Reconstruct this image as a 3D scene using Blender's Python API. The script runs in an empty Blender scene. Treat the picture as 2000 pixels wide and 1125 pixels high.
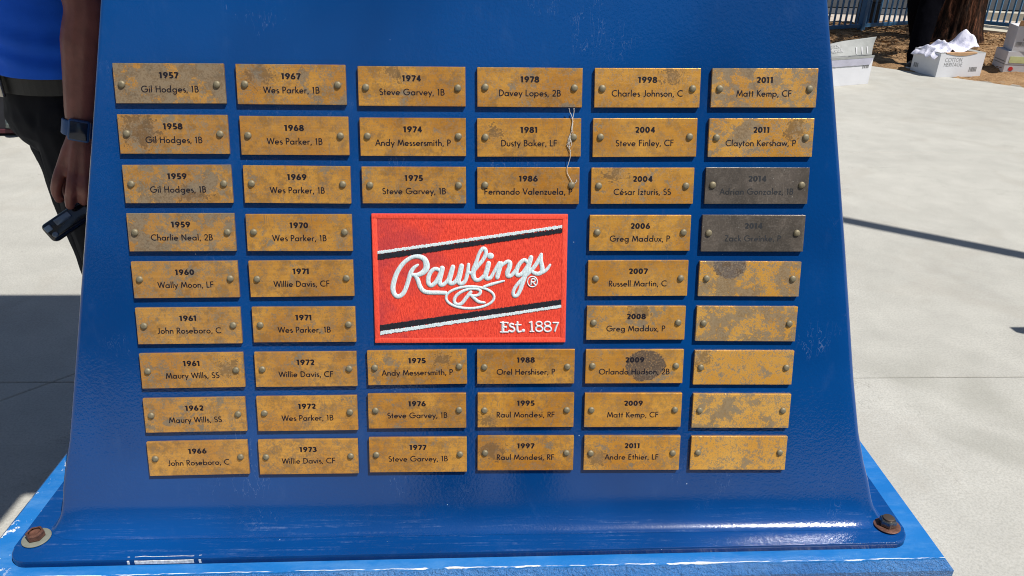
import bpy, bmesh, math, random
from mathutils import Vector, Matrix, Euler, noise
random.seed(7)
R = math.radians
S = bpy.context.scene
COL = S.collection

# ------------------------------------------------------------------ camera, sky, sun, exposure
cam_d = bpy.data.cameras.new('camera')
cam = bpy.data.objects.new('camera', cam_d); COL.objects.link(cam); S.camera = cam
cam_d.sensor_width = 36; cam_d.lens = 36 * 1450 / 2000
cam_d.clip_start = .02; cam_d.clip_end = 2000
RT = Vector((.99929746, -.03404299, .01567351)); UP = Vector((.00093666, .44076341, .89762282)); FW = RT.cross(UP) * -1
CAMZ = 1.36
mw = Matrix((( RT.x, UP.x, -FW.x, 0), (RT.y, UP.y, -FW.y, 0), (RT.z, UP.z, -FW.z, CAMZ), (0, 0, 0, 1)))
cam.matrix_world = mw

SUNV = Vector((3.9, -2.75, 8.55)).normalized()           # towards the sun
w = bpy.data.worlds.new('World'); S.world = w; w.use_nodes = True
nt = w.node_tree; nt.nodes.clear()
sky = nt.nodes.new('ShaderNodeTexSky'); sky.sky_type = 'NISHITA'; sky.sun_disc = False; sky.ozone_density = 2.6
sky.sun_elevation = math.asin(SUNV.z); sky.sun_rotation = math.atan2(SUNV.x, SUNV.y)
bg = nt.nodes.new('ShaderNodeBackground'); bg.inputs[1].default_value = .060
wo = nt.nodes.new('ShaderNodeOutputWorld'); nt.links.new(sky.outputs[0], bg.inputs[0]); nt.links.new(bg.outputs[0], wo.inputs[0])
sd = bpy.data.lights.new('sun', 'SUN'); sd.energy = 4.6; sd.angle = R(.55); sd.color = (1, .96, .9)
so = bpy.data.objects.new('sun', sd); COL.objects.link(so)
so.rotation_euler = SUNV.to_track_quat('Z', 'Y').to_euler()
S.view_settings.view_transform = 'Standard'; S.view_settings.look = 'None'
S.view_settings.exposure = .32; S.view_settings.gamma = 1; S.view_settings.use_curve_mapping = False
S.cycles.filter_width = 1.05; S.cycles.max_bounces = 6; S.cycles.diffuse_bounces = 3; S.cycles.glossy_bounces = 3
S.cycles.transparent_max_bounces = 4; S.cycles.caustics_reflective = False; S.cycles.caustics_refractive = False

# ------------------------------------------------------------------ helpers
def tag(o, label=None, cat=None, group=None, kind=None):
    if label: o['label'] = label
    if cat: o['category'] = cat
    if group: o['group'] = group
    if kind: o['kind'] = kind
    return o

def obj(name, me, mat=None, parent=None, mtx=None):
    if isinstance(me, bmesh.types.BMesh):
        bm = me; me = bpy.data.meshes.new(name); bm.to_mesh(me); bm.free()
    o = bpy.data.objects.new(name, me); COL.objects.link(o)
    if mat is not None and me is not None:
        me.materials.clear()
        for m in (mat if isinstance(mat, (list, tuple)) else [mat]): me.materials.append(m)
    if parent: o.parent = parent
    if mtx is not None: o.matrix_local = mtx
    return o

def empty(name, mtx=None, parent=None):
    o = bpy.data.objects.new(name, None); COL.objects.link(o); o.empty_display_size = .05
    if parent: o.parent = parent
    if mtx is not None: o.matrix_local = mtx
    return o

def smooth(o, on=True):
    for p in o.data.polygons: p.use_smooth = on
    return o

def box(bm, x0, x1, y0, y1, z0, z1, bev=0, seg=2, mtx=None):
    r = bmesh.ops.create_cube(bm, size=1)
    vs = r['verts']
    for v in vs:
        v.co = Vector((x0 + (v.co.x + .5) * (x1 - x0), y0 + (v.co.y + .5) * (y1 - y0), z0 + (v.co.z + .5) * (z1 - z0)))
    if bev:
        es = {e for v in vs for e in v.link_edges}
        rr = bmesh.ops.bevel(bm, geom=list(es), offset=bev, segments=seg, profile=.5, affect='EDGES')
        vs = list({v for f in rr['faces'] for v in f.verts} | {v for v in vs if v.is_valid})
    if mtx is not None:
        for v in vs: v.co = mtx @ v.co
    return vs

def cyl(bm, r0, r1, z0, z1, n=16, mtx=None, cx=0, cy=0, cap=True):
    a = []; b = []
    for i in range(n):
        t = 2 * math.pi * i / n
        a.append(bm.verts.new((cx + r0 * math.cos(t), cy + r0 * math.sin(t), z0)))
        b.append(bm.verts.new((cx + r1 * math.cos(t), cy + r1 * math.sin(t), z1)))
    for i in range(n): bm.faces.new((a[i], a[(i + 1) % n], b[(i + 1) % n], b[i]))
    if cap: bm.faces.new(a[::-1]); bm.faces.new(b)
    if mtx is not None:
        for v in a + b: v.co = mtx @ v.co

def lathe(bm, prof, n=24, mtx=None, hexa=False):
    rows = []
    for r, z in prof:
        if r < 1e-6: rows.append([bm.verts.new((0, 0, z))])
        else: rows.append([bm.verts.new((r * math.cos(2 * math.pi * i / n), r * math.sin(2 * math.pi * i / n), z)) for i in range(n)])
    for a, b in zip(rows, rows[1:]):
        for i in range(n):
            j = (i + 1) % n
            if len(a) == 1 and len(b) == 1: continue
            if len(a) == 1: bm.faces.new((a[0], b[j], b[i]))
            elif len(b) == 1: bm.faces.new((a[i], a[j], b[0]))
            else: bm.faces.new((a[i], a[j], b[j], b[i]))
    if mtx is not None:
        for row in rows:
            for v in row: v.co = mtx @ v.co

def tube(bm, pts, rad, n=8, flat=1.0, nrm=None, cap=True):
    """a tube along points; rad a number or list; flat squashes it along nrm"""
    pts = [Vector(p) for p in pts]
    k = len(pts); rads = rad if isinstance(rad, (list, tuple)) else [rad] * k
    rings = []; prev = None
    for i, p in enumerate(pts):
        t = (pts[min(i + 1, k - 1)] - pts[max(i - 1, 0)])
        t = t.normalized() if t.length > 1e-9 else Vector((0, 0, 1))
        if nrm is not None: a = Vector(nrm)
        elif prev is None: a = Vector((0, 0, 1)) if abs(t.z) < .9 else Vector((1, 0, 0))
        else: a = prev
        s = t.cross(a)
        if s.length < 1e-6: s = t.cross(Vector((.3, 1, .2)))
        s.normalize(); u = s.cross(t).normalized(); prev = u
        rings.append([bm.verts.new(p + (s * math.cos(2 * math.pi * j / n) + u * flat * math.sin(2 * math.pi * j / n)) * rads[i]) for j in range(n)])
    for a, b in zip(rings, rings[1:]):
        for j in range(n): bm.faces.new((a[j], a[(j + 1) % n], b[(j + 1) % n], b[j]))
    if cap: bm.faces.new(rings[0][::-1]); bm.faces.new(rings[-1])

def spline(pts, m=6):
    P = [Vector(p) for p in pts]; out = []
    for i in range(len(P) - 1):
        a = P[max(i - 1, 0)]; b = P[i]; c = P[i + 1]; d = P[min(i + 2, len(P) - 1)]
        for k in range(m):
            t = k / m
            out.append(.5 * ((2 * b) + (c - a) * t + (2 * a - 5 * b + 4 * c - d) * t * t + (3 * b - a - 3 * c + d) * t ** 3))
    out.append(P[-1]); return out

def ray_at(px, py, Y):
    """the point of the place at depth Y that the photograph shows at (px, py)"""
    c = Vector(((px - 1000) / 1450, -(py - 562.5) / 1450, -1)); d = mw.to_3x3() @ c
    return Vector((0, 0, CAMZ)) + d * (Y / d.y)

# ------------------------------------------------------------------ materials
MATS = {}
class N:
    def __init__(s, name):
        s.m = bpy.data.materials.new(name); s.m.use_nodes = True; s.t = s.m.node_tree; s.t.nodes.clear()
        s.o = s.new('ShaderNodeOutputMaterial'); s.b = s.new('ShaderNodeBsdfPrincipled'); s.l(s.b.outputs[0], s.o.inputs[0])
        s.tc = None
    def new(s, k, **kw):
        n = s.t.nodes.new(k)
        for a, v in kw.items(): setattr(n, a, v)
        return n
    def l(s, a, b): s.t.links.new(a, b)
    def put(s, sock, v):
        if hasattr(v, 'is_output') or isinstance(v, bpy.types.NodeSocket): s.l(v, sock)
        else:
            if isinstance(v, (tuple, list)) and len(v) == 3 and sock.type == 'RGBA': v = (*v, 1)
            sock.default_value = v
    def set(s, **kw):
        nm = dict(color='Base Color', rough='Roughness', metal='Metallic', coat='Coat Weight', coatr='Coat Roughness', normal='Normal',
                  spec='Specular IOR Level', sss='Subsurface Weight', sheen='Sheen Weight', ior='IOR')
        for a, v in kw.items(): s.put(s.b.inputs[nm[a]], v)
        return s
    def coord(s, kind='Object', scale=None, rot=None, loc=None):
        if s.tc is None: s.tc = s.new('ShaderNodeTexCoord')
        if scale is None and rot is None and loc is None: return s.tc.outputs[kind]
        mp = s.new('ShaderNodeMapping'); s.l(s.tc.outputs[kind], mp.inputs[0])
        if scale is not None: mp.inputs['Scale'].default_value = scale if isinstance(scale, tuple) else (scale,) * 3
        if rot: mp.inputs['Rotation'].default_value = rot
        if loc: mp.inputs['Location'].default_value = loc
        return mp.outputs[0]
    def geo(s, scale=None):
        g = s.new('ShaderNodeNewGeometry')
        if scale is None: return g.outputs['Position']
        mp = s.new('ShaderNodeMapping'); s.l(g.outputs['Position'], mp.inputs[0]); mp.inputs['Scale'].default_value = scale if isinstance(scale, tuple) else (scale,) * 3
        return mp.outputs[0]
    def noise(s, vec, scale=5, detail=3, rough=.5, w=None, dist=0):
        n = s.new('ShaderNodeTexNoise')
        if w is not None: n.noise_dimensions = '4D'; s.put(n.inputs['W'], w)
        s.l(vec, n.inputs['Vector']); n.inputs['Scale'].default_value = scale; n.inputs['Detail'].default_value = detail
        n.inputs['Roughness'].default_value = rough; n.inputs['Distortion'].default_value = dist
        return n.outputs[0]
    def voro(s, vec, scale=5, feature='F1', rnd=1):
        n = s.new('ShaderNodeTexVoronoi'); n.feature = feature; s.l(vec, n.inputs['Vector']); n.inputs['Scale'].default_value = scale
        n.inputs['Randomness'].default_value = rnd
        return n.outputs[0]
    def math(s, op, a, b=None, c=None, clamp=False):
        n = s.new('ShaderNodeMath'); n.operation = op; n.use_clamp = clamp
        s.put(n.inputs[0], a)
        if b is not None: s.put(n.inputs[1], b)
        if c is not None: s.put(n.inputs[2], c)
        return n.outputs[0]
    def step(s, v, a, b, x=0., y=1.):
        n = s.new('ShaderNodeMapRange'); n.interpolation_type = 'SMOOTHSTEP'
        s.put(n.inputs[0], v); s.put(n.inputs[1], a); s.put(n.inputs[2], b); s.put(n.inputs[3], x); s.put(n.inputs[4], y)
        return n.outputs[0]
    def mix(s, f, a, b, mode='MIX'):
        n = s.new('ShaderNodeMix'); n.data_type = 'RGBA'; n.blend_type = mode
        s.put(n.inputs[0], f); s.put(n.inputs[6], a); s.put(n.inputs[7], b); return n.outputs[2]
    def ramp(s, v, stops):
        n = s.new('ShaderNodeValToRGB'); s.l(v, n.inputs[0]); e = n.color_ramp.elements
        while len(e) < len(stops): e.new(.5)
        for k, (p, c) in enumerate(stops): e[k].position = p; e[k].color = (*c, 1)
        return n.outputs[0]
    def bump(s, h, strength=.3, dist=.01, nrm=None):
        n = s.new('ShaderNodeBump'); s.l(h, n.inputs['Height']); n.inputs['Strength'].default_value = strength; n.inputs['Distance'].default_value = dist
        if nrm is not None: s.l(nrm, n.inputs['Normal'])
        return n.outputs[0]
    def attr(s, name, out='Fac'):
        n = s.new('ShaderNodeAttribute'); n.attribute_type = 'OBJECT'; n.attribute_name = name; return n.outputs[out]
    def sep(s, v):
        n = s.new('ShaderNodeSeparateXYZ'); s.l(v, n.inputs[0]); return n.outputs

def simple(name, color, rough=.6, metal=0, spec=.5, bumps=None, var=.12, vscale=8):
    n = N(name); p = n.geo()
    v = n.noise(p, vscale, 4, .6)
    lo = tuple(c * (1 - var) for c in color); hi = tuple(min(1, c * (1 + var)) for c in color)
    n.set(color=n.ramp(v, [(.3, lo), (.7, hi)]), rough=rough, metal=metal, spec=spec)
    if bumps: n.set(normal=n.bump(n.noise(p, bumps[0], 3, .6), bumps[1], bumps[2]))
    return n.m

# blue pedestal paint: gloss with orange-peel relief, scuffs and dust nicks
def blue_paint(name, base, deep, rough=.2, peel=.35, scuff=.5, chips=None):
    n = N(name); p = n.geo()
    big = n.noise(p, 2.5, 3, .6)
    col = n.mix(n.step(big, .35, .7), base, deep)
    streak = n.noise(n.geo((3, 3, .9)), 14, 5, .65)
    dust = n.step(streak, .55, .85, 0, .10)
    col = n.mix(dust, col, (.09, .17, .34))
    # small white nicks
    v = n.voro(n.geo(), 38); nk = n.step(v, .035, .02); gate = n.step(n.noise(p, 5, 2), .55, .62)
    col = n.mix(n.math('MULTIPLY', nk, gate), col, (.55, .62, .72))
    wv_ = n.noise(n.geo((70, 70, 9)), 1, 3, .7, dist=.5); wg = n.noise(p, 7, 3, .6)
    hair_ = n.math('MULTIPLY', n.step(n.math('ABSOLUTE', n.math('SUBTRACT', wv_, .5)), .006, .002), n.step(wg, .58, .70))
    col = n.mix(n.math('MULTIPLY', hair_, .22), col, (.30, .40, .58))
    # long scuffs low down on the flange
    z = n.sep(p)[2]
    low = n.math('MULTIPLY', n.step(z, .562, .540), scuff)
    sc = n.noise(n.geo((2.5, 60, 60)), 3.2, 8, .75); sc2 = n.noise(n.geo((60, 60, 60)), 2, 6, .75)
    sm = n.math('MULTIPLY', n.math('MULTIPLY', n.step(sc, .52, .68), n.step(sc2, .35, .75)), low, clamp=True)
    col = n.mix(sm, col, (.32, .42, .6))
    mask2 = n.noise(n.geo((10, 14, 14)), 5, 6, .75)
    col = n.mix(n.math('MULTIPLY', n.step(mask2, .66, .8), n.math('MULTIPLY', low, .8)), col, (.5, .56, .68))
    n.set(color=col, rough=n.math('ADD', n.math('ADD', rough, n.step(z, .60, .55, 0, .09)), n.math('MULTIPLY', n.math('ADD', sm, dust), .35)), spec=.5)
    h1 = n.noise(p, 260, 2, .55); h2 = n.noise(p, 95, 2, .5)
    pm = n.step(n.noise(p, 3.2, 2), .35, .6, .25, 1)
    lowr_ = None
    h = n.math('MULTIPLY', n.math('ADD', h1, n.math('MULTIPLY', h2, .45)), pm)
    n.set(normal=n.bump(h, peel, .0011))
    return n.m

M_BLUE = blue_paint('blue enamel', (.0022, .056, .228), (.0015, .038, .162), .085, .30, .24)

def plinth_paint():
    n = N('sun faded plinth paint'); p = n.geo()
    big = n.noise(p, 3, 4, .6)
    col = n.ramp(big, [(.3, (.008, .125, .40)), (.55, (.014, .155, .46)), (.75, (.035, .19, .50))])
    fade = n.noise(n.geo((1, 3, 3)), 9, 5, .7)
    col = n.mix(n.step(fade, .42, .75, 0, .5), col, (.10, .26, .52))
    xyz = n.sep(p)
    wob = n.math('MULTIPLY', n.math('SUBTRACT', n.noise(p, 22, 4, .7), .5), .006)
    # bare line along the front arris: y = .8165 + .01229 x
    yy = n.math('ADD', n.math('SUBTRACT', xyz[1], n.math('MULTIPLY', xyz[0], .00742)), wob)
    d = n.math('ABSOLUTE', n.math('SUBTRACT', yy, .7922))
    wid = n.step(n.noise(p, 6, 3), .52, .80, .0006, .0040)
    line = n.math('LESS_THAN', d, n.math('MULTIPLY', wid, n.step(n.noise(p, 31, 3), .36, .5)))
    topm = n.math('GREATER_THAN', xyz[2], .5035)
    chip = n.math('MULTIPLY', line, topm)
    edge = n.math('MULTIPLY', n.step(n.noise(p, 17, 6, .7), .735, .75), 1)
    chip = n.math('MAXIMUM', chip, n.math('MULTIPLY', edge, .85))
    # chips at the left corner by the flange
    lx = n.step(xyz[0], -.668, -.705); v = n.noise(p, 34, 5, .75)
    chip = n.math('MAXIMUM', chip, n.math('MULTIPLY', lx, n.step(v, .60, .63)))
    col = n.mix(chip, col, (.62, .66, .68))
    n.set(color=col, spec=.6)
    # the chamfer is rough, sprayed metal
    slope = n.step(yy, .7912, .7890)
    n.set(rough=n.math('ADD', n.math('ADD', .26, n.math('MULTIPLY', slope, .12)), n.math('MULTIPLY', chip, .4)), spec=n.math('ADD', .5, n.math('MULTIPLY', slope, .5)))
    h = n.noise(p, 210, 4, .7); hb = n.noise(p, 90, 3, .6)
    n.set(normal=n.bump(n.math('MULTIPLY', n.math('ADD', h, hb), n.math('ADD', n.math('MULTIPLY', slope, .93), .07)), 1, .006))
    return n.m
M_PLINTH = plinth_paint()

def plaque_mat():
    n = N('weathered brass'); o = n.coord('Object'); rnd = n.math('MULTIPLY', n.attr('seed'), 17.3)
    pat = n.attr('patina')
    big = n.noise(o, 26, 3, .55, w=rnd, dist=.6); mid = n.noise(o, 95, 5, .68, w=rnd); fin = n.noise(o, 420, 3, .7, w=rnd)
    v = n.math('ADD', n.math('ADD', n.math('MULTIPLY', big, .50), n.math('MULTIPLY', mid, .36)), n.math('MULTIPLY', fin, .20))
    th = n.math('SUBTRACT', .645, n.math('MULTIPLY', pat, .20))
    mask = n.step(n.math('SUBTRACT', v, th), -.02, .035)
    # granular tarnish everywhere on the more weathered ones
    grain = n.math('MULTIPLY', n.step(n.math('ADD', n.math('MULTIPLY', fin, .6), n.math('MULTIPLY', mid, .5)), .54, .61), n.step(pat, .05, .6, .38, .95))
    # tarnish creeping in from the edges
    x, y, z = n.sep(o)
    ex = n.step(n.math('ABSOLUTE', x), .058, .073); ey = n.step(n.math('ABSOLUTE', y), .019, .027)
    em = n.math('MULTIPLY', n.math('MAXIMUM', ex, ey), n.step(n.math('ADD', n.math('MULTIPLY', mid, .6), n.math('MULTIPLY', fin, .4)), .5, .6, 0, .6))
    gold = n.attr('gold')  # sun glint on the right columns, painted as a brighter brass tint
    # a single stain with its own place
    blob = n.attr('stain', 'Vector'); sz = n.attr('stain_size')
    dx = n.new('ShaderNodeVectorMath'); dx.operation = 'SUBTRACT'; n.l(o, dx.inputs[0]); n.l(blob, dx.inputs[1])
    ds = n.new('ShaderNodeVectorMath'); ds.operation = 'MULTIPLY'; n.l(dx.outputs[0], ds.inputs[0]); ds.inputs[1].default_value = (1, 1.25, 0)
    tone_s = n.attr('stain_tone'); soft = n.math('SUBTRACT', 1.25, tone_s)
    ln = n.new('ShaderNodeVectorMath'); ln.operation = 'LENGTH'; n.l(ds.outputs[0], ln.inputs[0])
    dd = n.math('ADD', ln.outputs['Value'], n.math('ADD', n.math('MULTIPLY', n.math('SUBTRACT', mid, .5), n.math('MULTIPLY', soft, .075)), n.math('MULTIPLY', n.math('SUBTRACT', fin, .5), n.math('MULTIPLY', soft, .04))))
    bm_ = n.math('MULTIPLY', n.step(n.math('SUBTRACT', sz, dd), -.0008, .0014), n.step(n.math('ADD', n.math('MULTIPLY', fin, .6), n.math('MULTIPLY', mid, .4)), .60, .53))
    # scratches: thin dark strokes
    def scr(rot, sc, lo, hi):
        q = n.coord('Object', scale=sc, rot=(0, 0, rot)); a = n.noise(q, 1, 2, .5, w=rnd, dist=.4)
        return n.math('MULTIPLY', n.step(n.math('ABSOLUTE', n.math('SUBTRACT', a, .5)), .012, .004), n.step(n.noise(o, 40, 2, .5, w=n.math('ADD', rnd, lo)), .58, .66))
    s1 = scr(.5, (60, 9, 30), 3., 0); s2 = scr(-.8, (12, 85, 30), 7., 0); s3 = scr(1.2, (90, 10, 30), 11., 0)
    sm = n.math('MULTIPLY', n.math('MAXIMUM', n.math('MAXIMUM', s1, s2), s3), .75)
    # pits
    pit = n.math('MULTIPLY', n.step(n.voro(o, 300), .22, .12), n.step(n.noise(o, 45, 2, .5, w=n.math('ADD', rnd, 2.)), .46, .56, .0, .95))
    m = n.math('MAXIMUM', n.math('MAXIMUM', mask, grain), n.math('MAXIMUM', em, sm), clamp=True)
    gspk = n.math('MULTIPLY', n.step(n.math('ADD', n.math('MULTIPLY', fin, .62), n.math('MULTIPLY', n.noise(o, 170, 3, .7, w=rnd), .38)), .50, .545), gold)
    m = n.math('MAXIMUM', m, n.math('MULTIPLY', gspk, n.step(mid, .40, .56, .35, 1)))
    m = n.math('MAXIMUM', m, pit)
    m = n.math('MULTIPLY', m, .84)
    brush = n.noise(n.coord('Object', scale=(6, 260, 1)), 1, 4, .6, w=rnd)
    tone = n.noise(o, 14, 2, .5, w=n.math('ADD', rnd, 5.))
    brass = n.mix(n.step(tone, .3, .7), (.60, .25, .028), (.84, .42, .07))
    pale = n.attr('pale')
    brass = n.mix(n.step(mid, .42, .60, 0, .45), brass, (.36, .165, .04))
    brass = n.mix(n.math('MULTIPLY', pale, .8), brass, (.52, .31, .13))  # sky glare, strongest on the left columns, put into the brass colour
    brass = n.mix(n.step(brush, .4, .62, 0, .24), brass, (.40, .18, .035))
    brass = n.mix(n.step(n.noise(o, 60, 4, .7, w=n.math('ADD', rnd, 13.)), .50, .62, 0, .5), brass, (.27, .15, .055))
    grey = n.mix(n.step(n.math('ADD', n.math('MULTIPLY', mid, .5), n.math('MULTIPLY', fin, .5)), .42, .58), (.085, .077, .060), (.185, .160, .115))
    brass = n.mix(gold, brass, n.mix(n.step(tone, .3, .7), (.76, .37, .058), (.84, .46, .10)))
    dk_ = n.math('MULTIPLY', n.step(n.math('ADD', n.math('MULTIPLY', fin, .45), n.math('MULTIPLY', mid, .55)), .555, .60), n.step(n.noise(o, 33, 3, .6, w=n.math('ADD', rnd, 9.)), .42, .58, .0, .8))
    brass = n.mix(n.math('MULTIPLY', dk_, n.step(pat, 0., .4, .45, 1.)), brass, (.16, .105, .055))
    col = n.mix(m, brass, grey)
    col = n.mix(n.math('MULTIPLY', bm_, n.math('ADD', .62, n.math('MULTIPLY', tone_s, .28))), col, n.mix(tone_s, n.mix(n.step(mid, .4, .6), (.10, .092, .076), (.15, .135, .108)), n.mix(n.step(fin, .4, .7), (.105, .085, .075), (.16, .135, .11))))
    dark = n.attr('dark')
    dk = n.mix(n.step(n.noise(o, 18, 4, .6, w=rnd, dist=.8), .3, .7), (.10, .086, .072), (.17, .142, .118))
    # pale flecks on the dark ones
    fl = n.math('MULTIPLY', n.step(n.voro(o, 150), .14, .06), n.step(n.noise(o, 30, 2, .5, w=rnd), .52, .62))
    dk = n.mix(fl, dk, (.36, .34, .3))
    col = n.mix(dark, col, dk)
    rough = n.math('ADD', n.math('MULTIPLY', m, .2), n.math('ADD', .27, n.math('MULTIPLY', fin, .16)))
    h = n.math('ADD', n.math('MULTIPLY', m, -.5), n.math('ADD', n.math('MULTIPLY', fin, .5), n.math('MULTIPLY', brush, .35)))
    n.set(color=col, rough=rough, metal=n.math('MULTIPLY', n.math('SUBTRACT', 1, m), .48), normal=n.bump(h, .35, .0006))
    return n.m
M_PLAQUE = plaque_mat()
M_EDGE = simple('milled brass edge', (.42, .30, .16), .35, .5, bumps=(400, .2, .001))
M_RIVET = simple('dull brass rivet', (.21, .18, .115), .58, .4, var=.25, vscale=260, bumps=(500, .25, .0006))
M_TEXT = simple('black engraving fill', (.008, .007, .013), .7, spec=.25, var=.5, vscale=500)
M_TEXT_WORN = simple('worn engraving fill', (.016, .018, .022), .6, var=.5, vscale=200)
M_STEEL = simple('zinc steel', (.22, .215, .20), .22, .9, var=.3, vscale=120, bumps=(300, .3, .001))
M_RUST = simple('rusty steel', (.145, .068, .048), .55, .45, var=.45, vscale=110, bumps=(240, .5, .0015))
M_RUBBER = simple('pale nylon washer', (.17, .18, .15), .6, var=.15, vscale=90)

# ------------------------------------------------------------------ ground
def concrete(name, base=(.452, .442, .398), k=1):
    n = N(name); p = n.geo()
    a = n.noise(p, .55, 4, .6); b = n.noise(p, 5, 6, .65); c = n.noise(p, 140, 4, .7); brd = n.noise(n.geo((20, 2.2, 1)), 3, 4, .6)
    lo = tuple(x * .82 for x in base); hi = tuple(x * 1.1 for x in base)
    col = n.ramp(n.math('ADD', n.math('MULTIPLY', a, .5), n.math('MULTIPLY', b, .5)), [(.35, lo), (.65, hi)])
    col = n.mix(n.step(c, .36, .60, .38, 0), col, (.24, .235, .21))
    col = n.mix(n.step(brd, .55, .75, 0, .12), col, (.3, .29, .26))
    # rain stains and specks
    st = n.noise(p, 1.7, 5, .6, dist=1.2)
    col = n.mix(n.step(st, .52, .64, 0, .24), col, (.33, .305, .26))
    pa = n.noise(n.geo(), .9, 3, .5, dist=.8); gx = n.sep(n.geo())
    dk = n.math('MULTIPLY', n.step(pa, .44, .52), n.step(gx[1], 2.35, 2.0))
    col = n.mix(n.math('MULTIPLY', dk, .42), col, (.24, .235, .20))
    crk = n.noise(n.geo(), 1.3, 8, .62, dist=.3); cm = n.math('MULTIPLY', n.step(n.math('ABSOLUTE', n.math('SUBTRACT', crk, .5)), .0016, .0006), n.step(a, .50, .56))
    col = n.mix(n.math('MULTIPLY', cm, .5), col, (.16, .15, .13))
    sp = n.math('MULTIPLY', n.step(n.voro(p, 16), .045, .025), n.step(n.noise(p, 3, 2), .55, .6))
    col = n.mix(n.math('MULTIPLY', sp, .8), col, (.12, .10, .08))
    s2 = n.math('MULTIPLY', n.step(n.voro(p, 5.5), .09, .05), n.step(n.noise(p, 1.1, 2), .52, .60))
    col = n.mix(n.math('MULTIPLY', s2, .4), col, (.24, .19, .13))
    n.set(color=col, rough=.85, spec=.3, normal=n.bump(n.math('ADD', c, n.math('MULTIPLY', b, .5)), .35, .004))
    return n.m
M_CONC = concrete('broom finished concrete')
M_EARTH = simple('joint filler', (.22, .20, .17), .95, var=.3, vscale=30)

g = bmesh.new()
for v in [(-700, -700), (700, -700), (700, 900), (-700, 900)]: g.verts.new((*v, -.03))
g.faces.new(g.verts[:])
ground = tag(obj('ground', g, simple('dry ground', (.33, .30, .25), .95, var=.2, vscale=.3)), kind='structure')

# pavement cut into slabs by real joints
def clip(poly, n, d):
    """keep the side where n.p <= d"""
    out = []
    for i in range(len(poly)):
        a = poly[i]; b = poly[(i + 1) % len(poly)]
        da = n[0] * a[0] + n[1] * a[1] - d; db = n[0] * b[0] + n[1] * b[1] - d
        if da <= 0: out.append(a)
        if (da < 0 < db) or (db < 0 < da):
            t = da / (da - db); out.append((a[0] + (b[0] - a[0]) * t, a[1] + (b[1] - a[1]) * t))
    return out
GAP = .0022
def split(polys, n, d, cond=None):
    out = []
    for p in polys:
        if cond and not cond(p): out.append(p); continue
        a = clip(p, n, d - GAP); b = clip(p, (-n[0], -n[1]), -d - GAP)
        for q in (a, b):
            if len(q) >= 3: out.append(q)
    return out
# rectangle of pavement ends in a curved kerb line against the planting bed at the back right
EDGE = [(-14, 9.6), (1.5, 9.55), (3.2, 9.38), (4.05, 9.20), (4.61, 9.06), (4.91, 8.86), (5.2, 8.52), (5.46, 8.17), (5.60, 7.93), (5.75, 7.62), (6.4, 6.4), (7.4, 4.6), (9.2, 2.4)]
pave = empty('pavement'); tag(pave, kind='structure')
sub = bmesh.new()
for v in [(-14, -9), (12, -9), (9.6, 2.2), (6.2, 6.6), (5.5, 8.0), (4.3, 9.1), (-14, 9.5)]: sub.verts.new((*v, -.014))
sub.faces.new(sub.verts[:])
obj('joint_bed', sub, M_EARTH, pave)
cells = [[(-14, -9), (12, -9), (12, 9.9), (-14, 9.9)]]
for y in (-5.2, -1.35, 2.08, 4.86, 7.9): cells = split(cells, (0, 1), y)
for x in (-9.5, -4.9, 6.9): cells = split(cells, (1, 0), x)
dg = 1 / math.sqrt(2)
cells = split(cells, (dg, -dg), (-1.42 - 2.065) * dg, lambda p: min(q[0] for q in p) < -1 and min(q[1] for q in p) < 2.0 and max(q[0] for q in p) > -1.4 and max(q[1] for q in p) < 2.1 and max(q[1] for q in p) > 1.9)
cells = split(cells, (dg, -dg), (-1.42 - 2.065) * dg, lambda p: min(q[1] for q in p) > 2.0 and max(q[1] for q in p) < 4.9 and max(q[0] for q in p) > -1.4 and min(q[0] for q in p) < -1)
def edge_side(p):    # cut by every EDGE segment's half plane, the corner is convex
    for a, b in zip(EDGE, EDGE[1:]):
        n = (-(b[1] - a[1]), b[0] - a[0]); L = math.hypot(*n); n = (n[0] / L, n[1] / L)
        d = n[0] * a[0] + n[1] * a[1]
        p = clip(p, n, d)
        if len(p) < 3: return None
    return p
for p in cells:
    p = edge_side(p)
    if not p: continue
    b = bmesh.new(); top = [b.verts.new((x, y, 0)) for x, y in p]; bot = [b.verts.new((x, y, -.03)) for x, y in p]
    b.faces.new(top)
    for i in range(len(p)):
        j = (i + 1) % len(p); b.faces.new((bot[i], bot[j], top[j], top[i]))
    bmesh.ops.bevel(b, geom=[e for e in b.edges if e.verts[0].co.z == 0 and e.verts[1].co.z == 0], offset=.003, segments=1, affect='EDGES')
    bmesh.ops.recalc_face_normals(b, faces=b.faces[:])
    obj('concrete_slab', b, M_CONC, pave)

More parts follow.
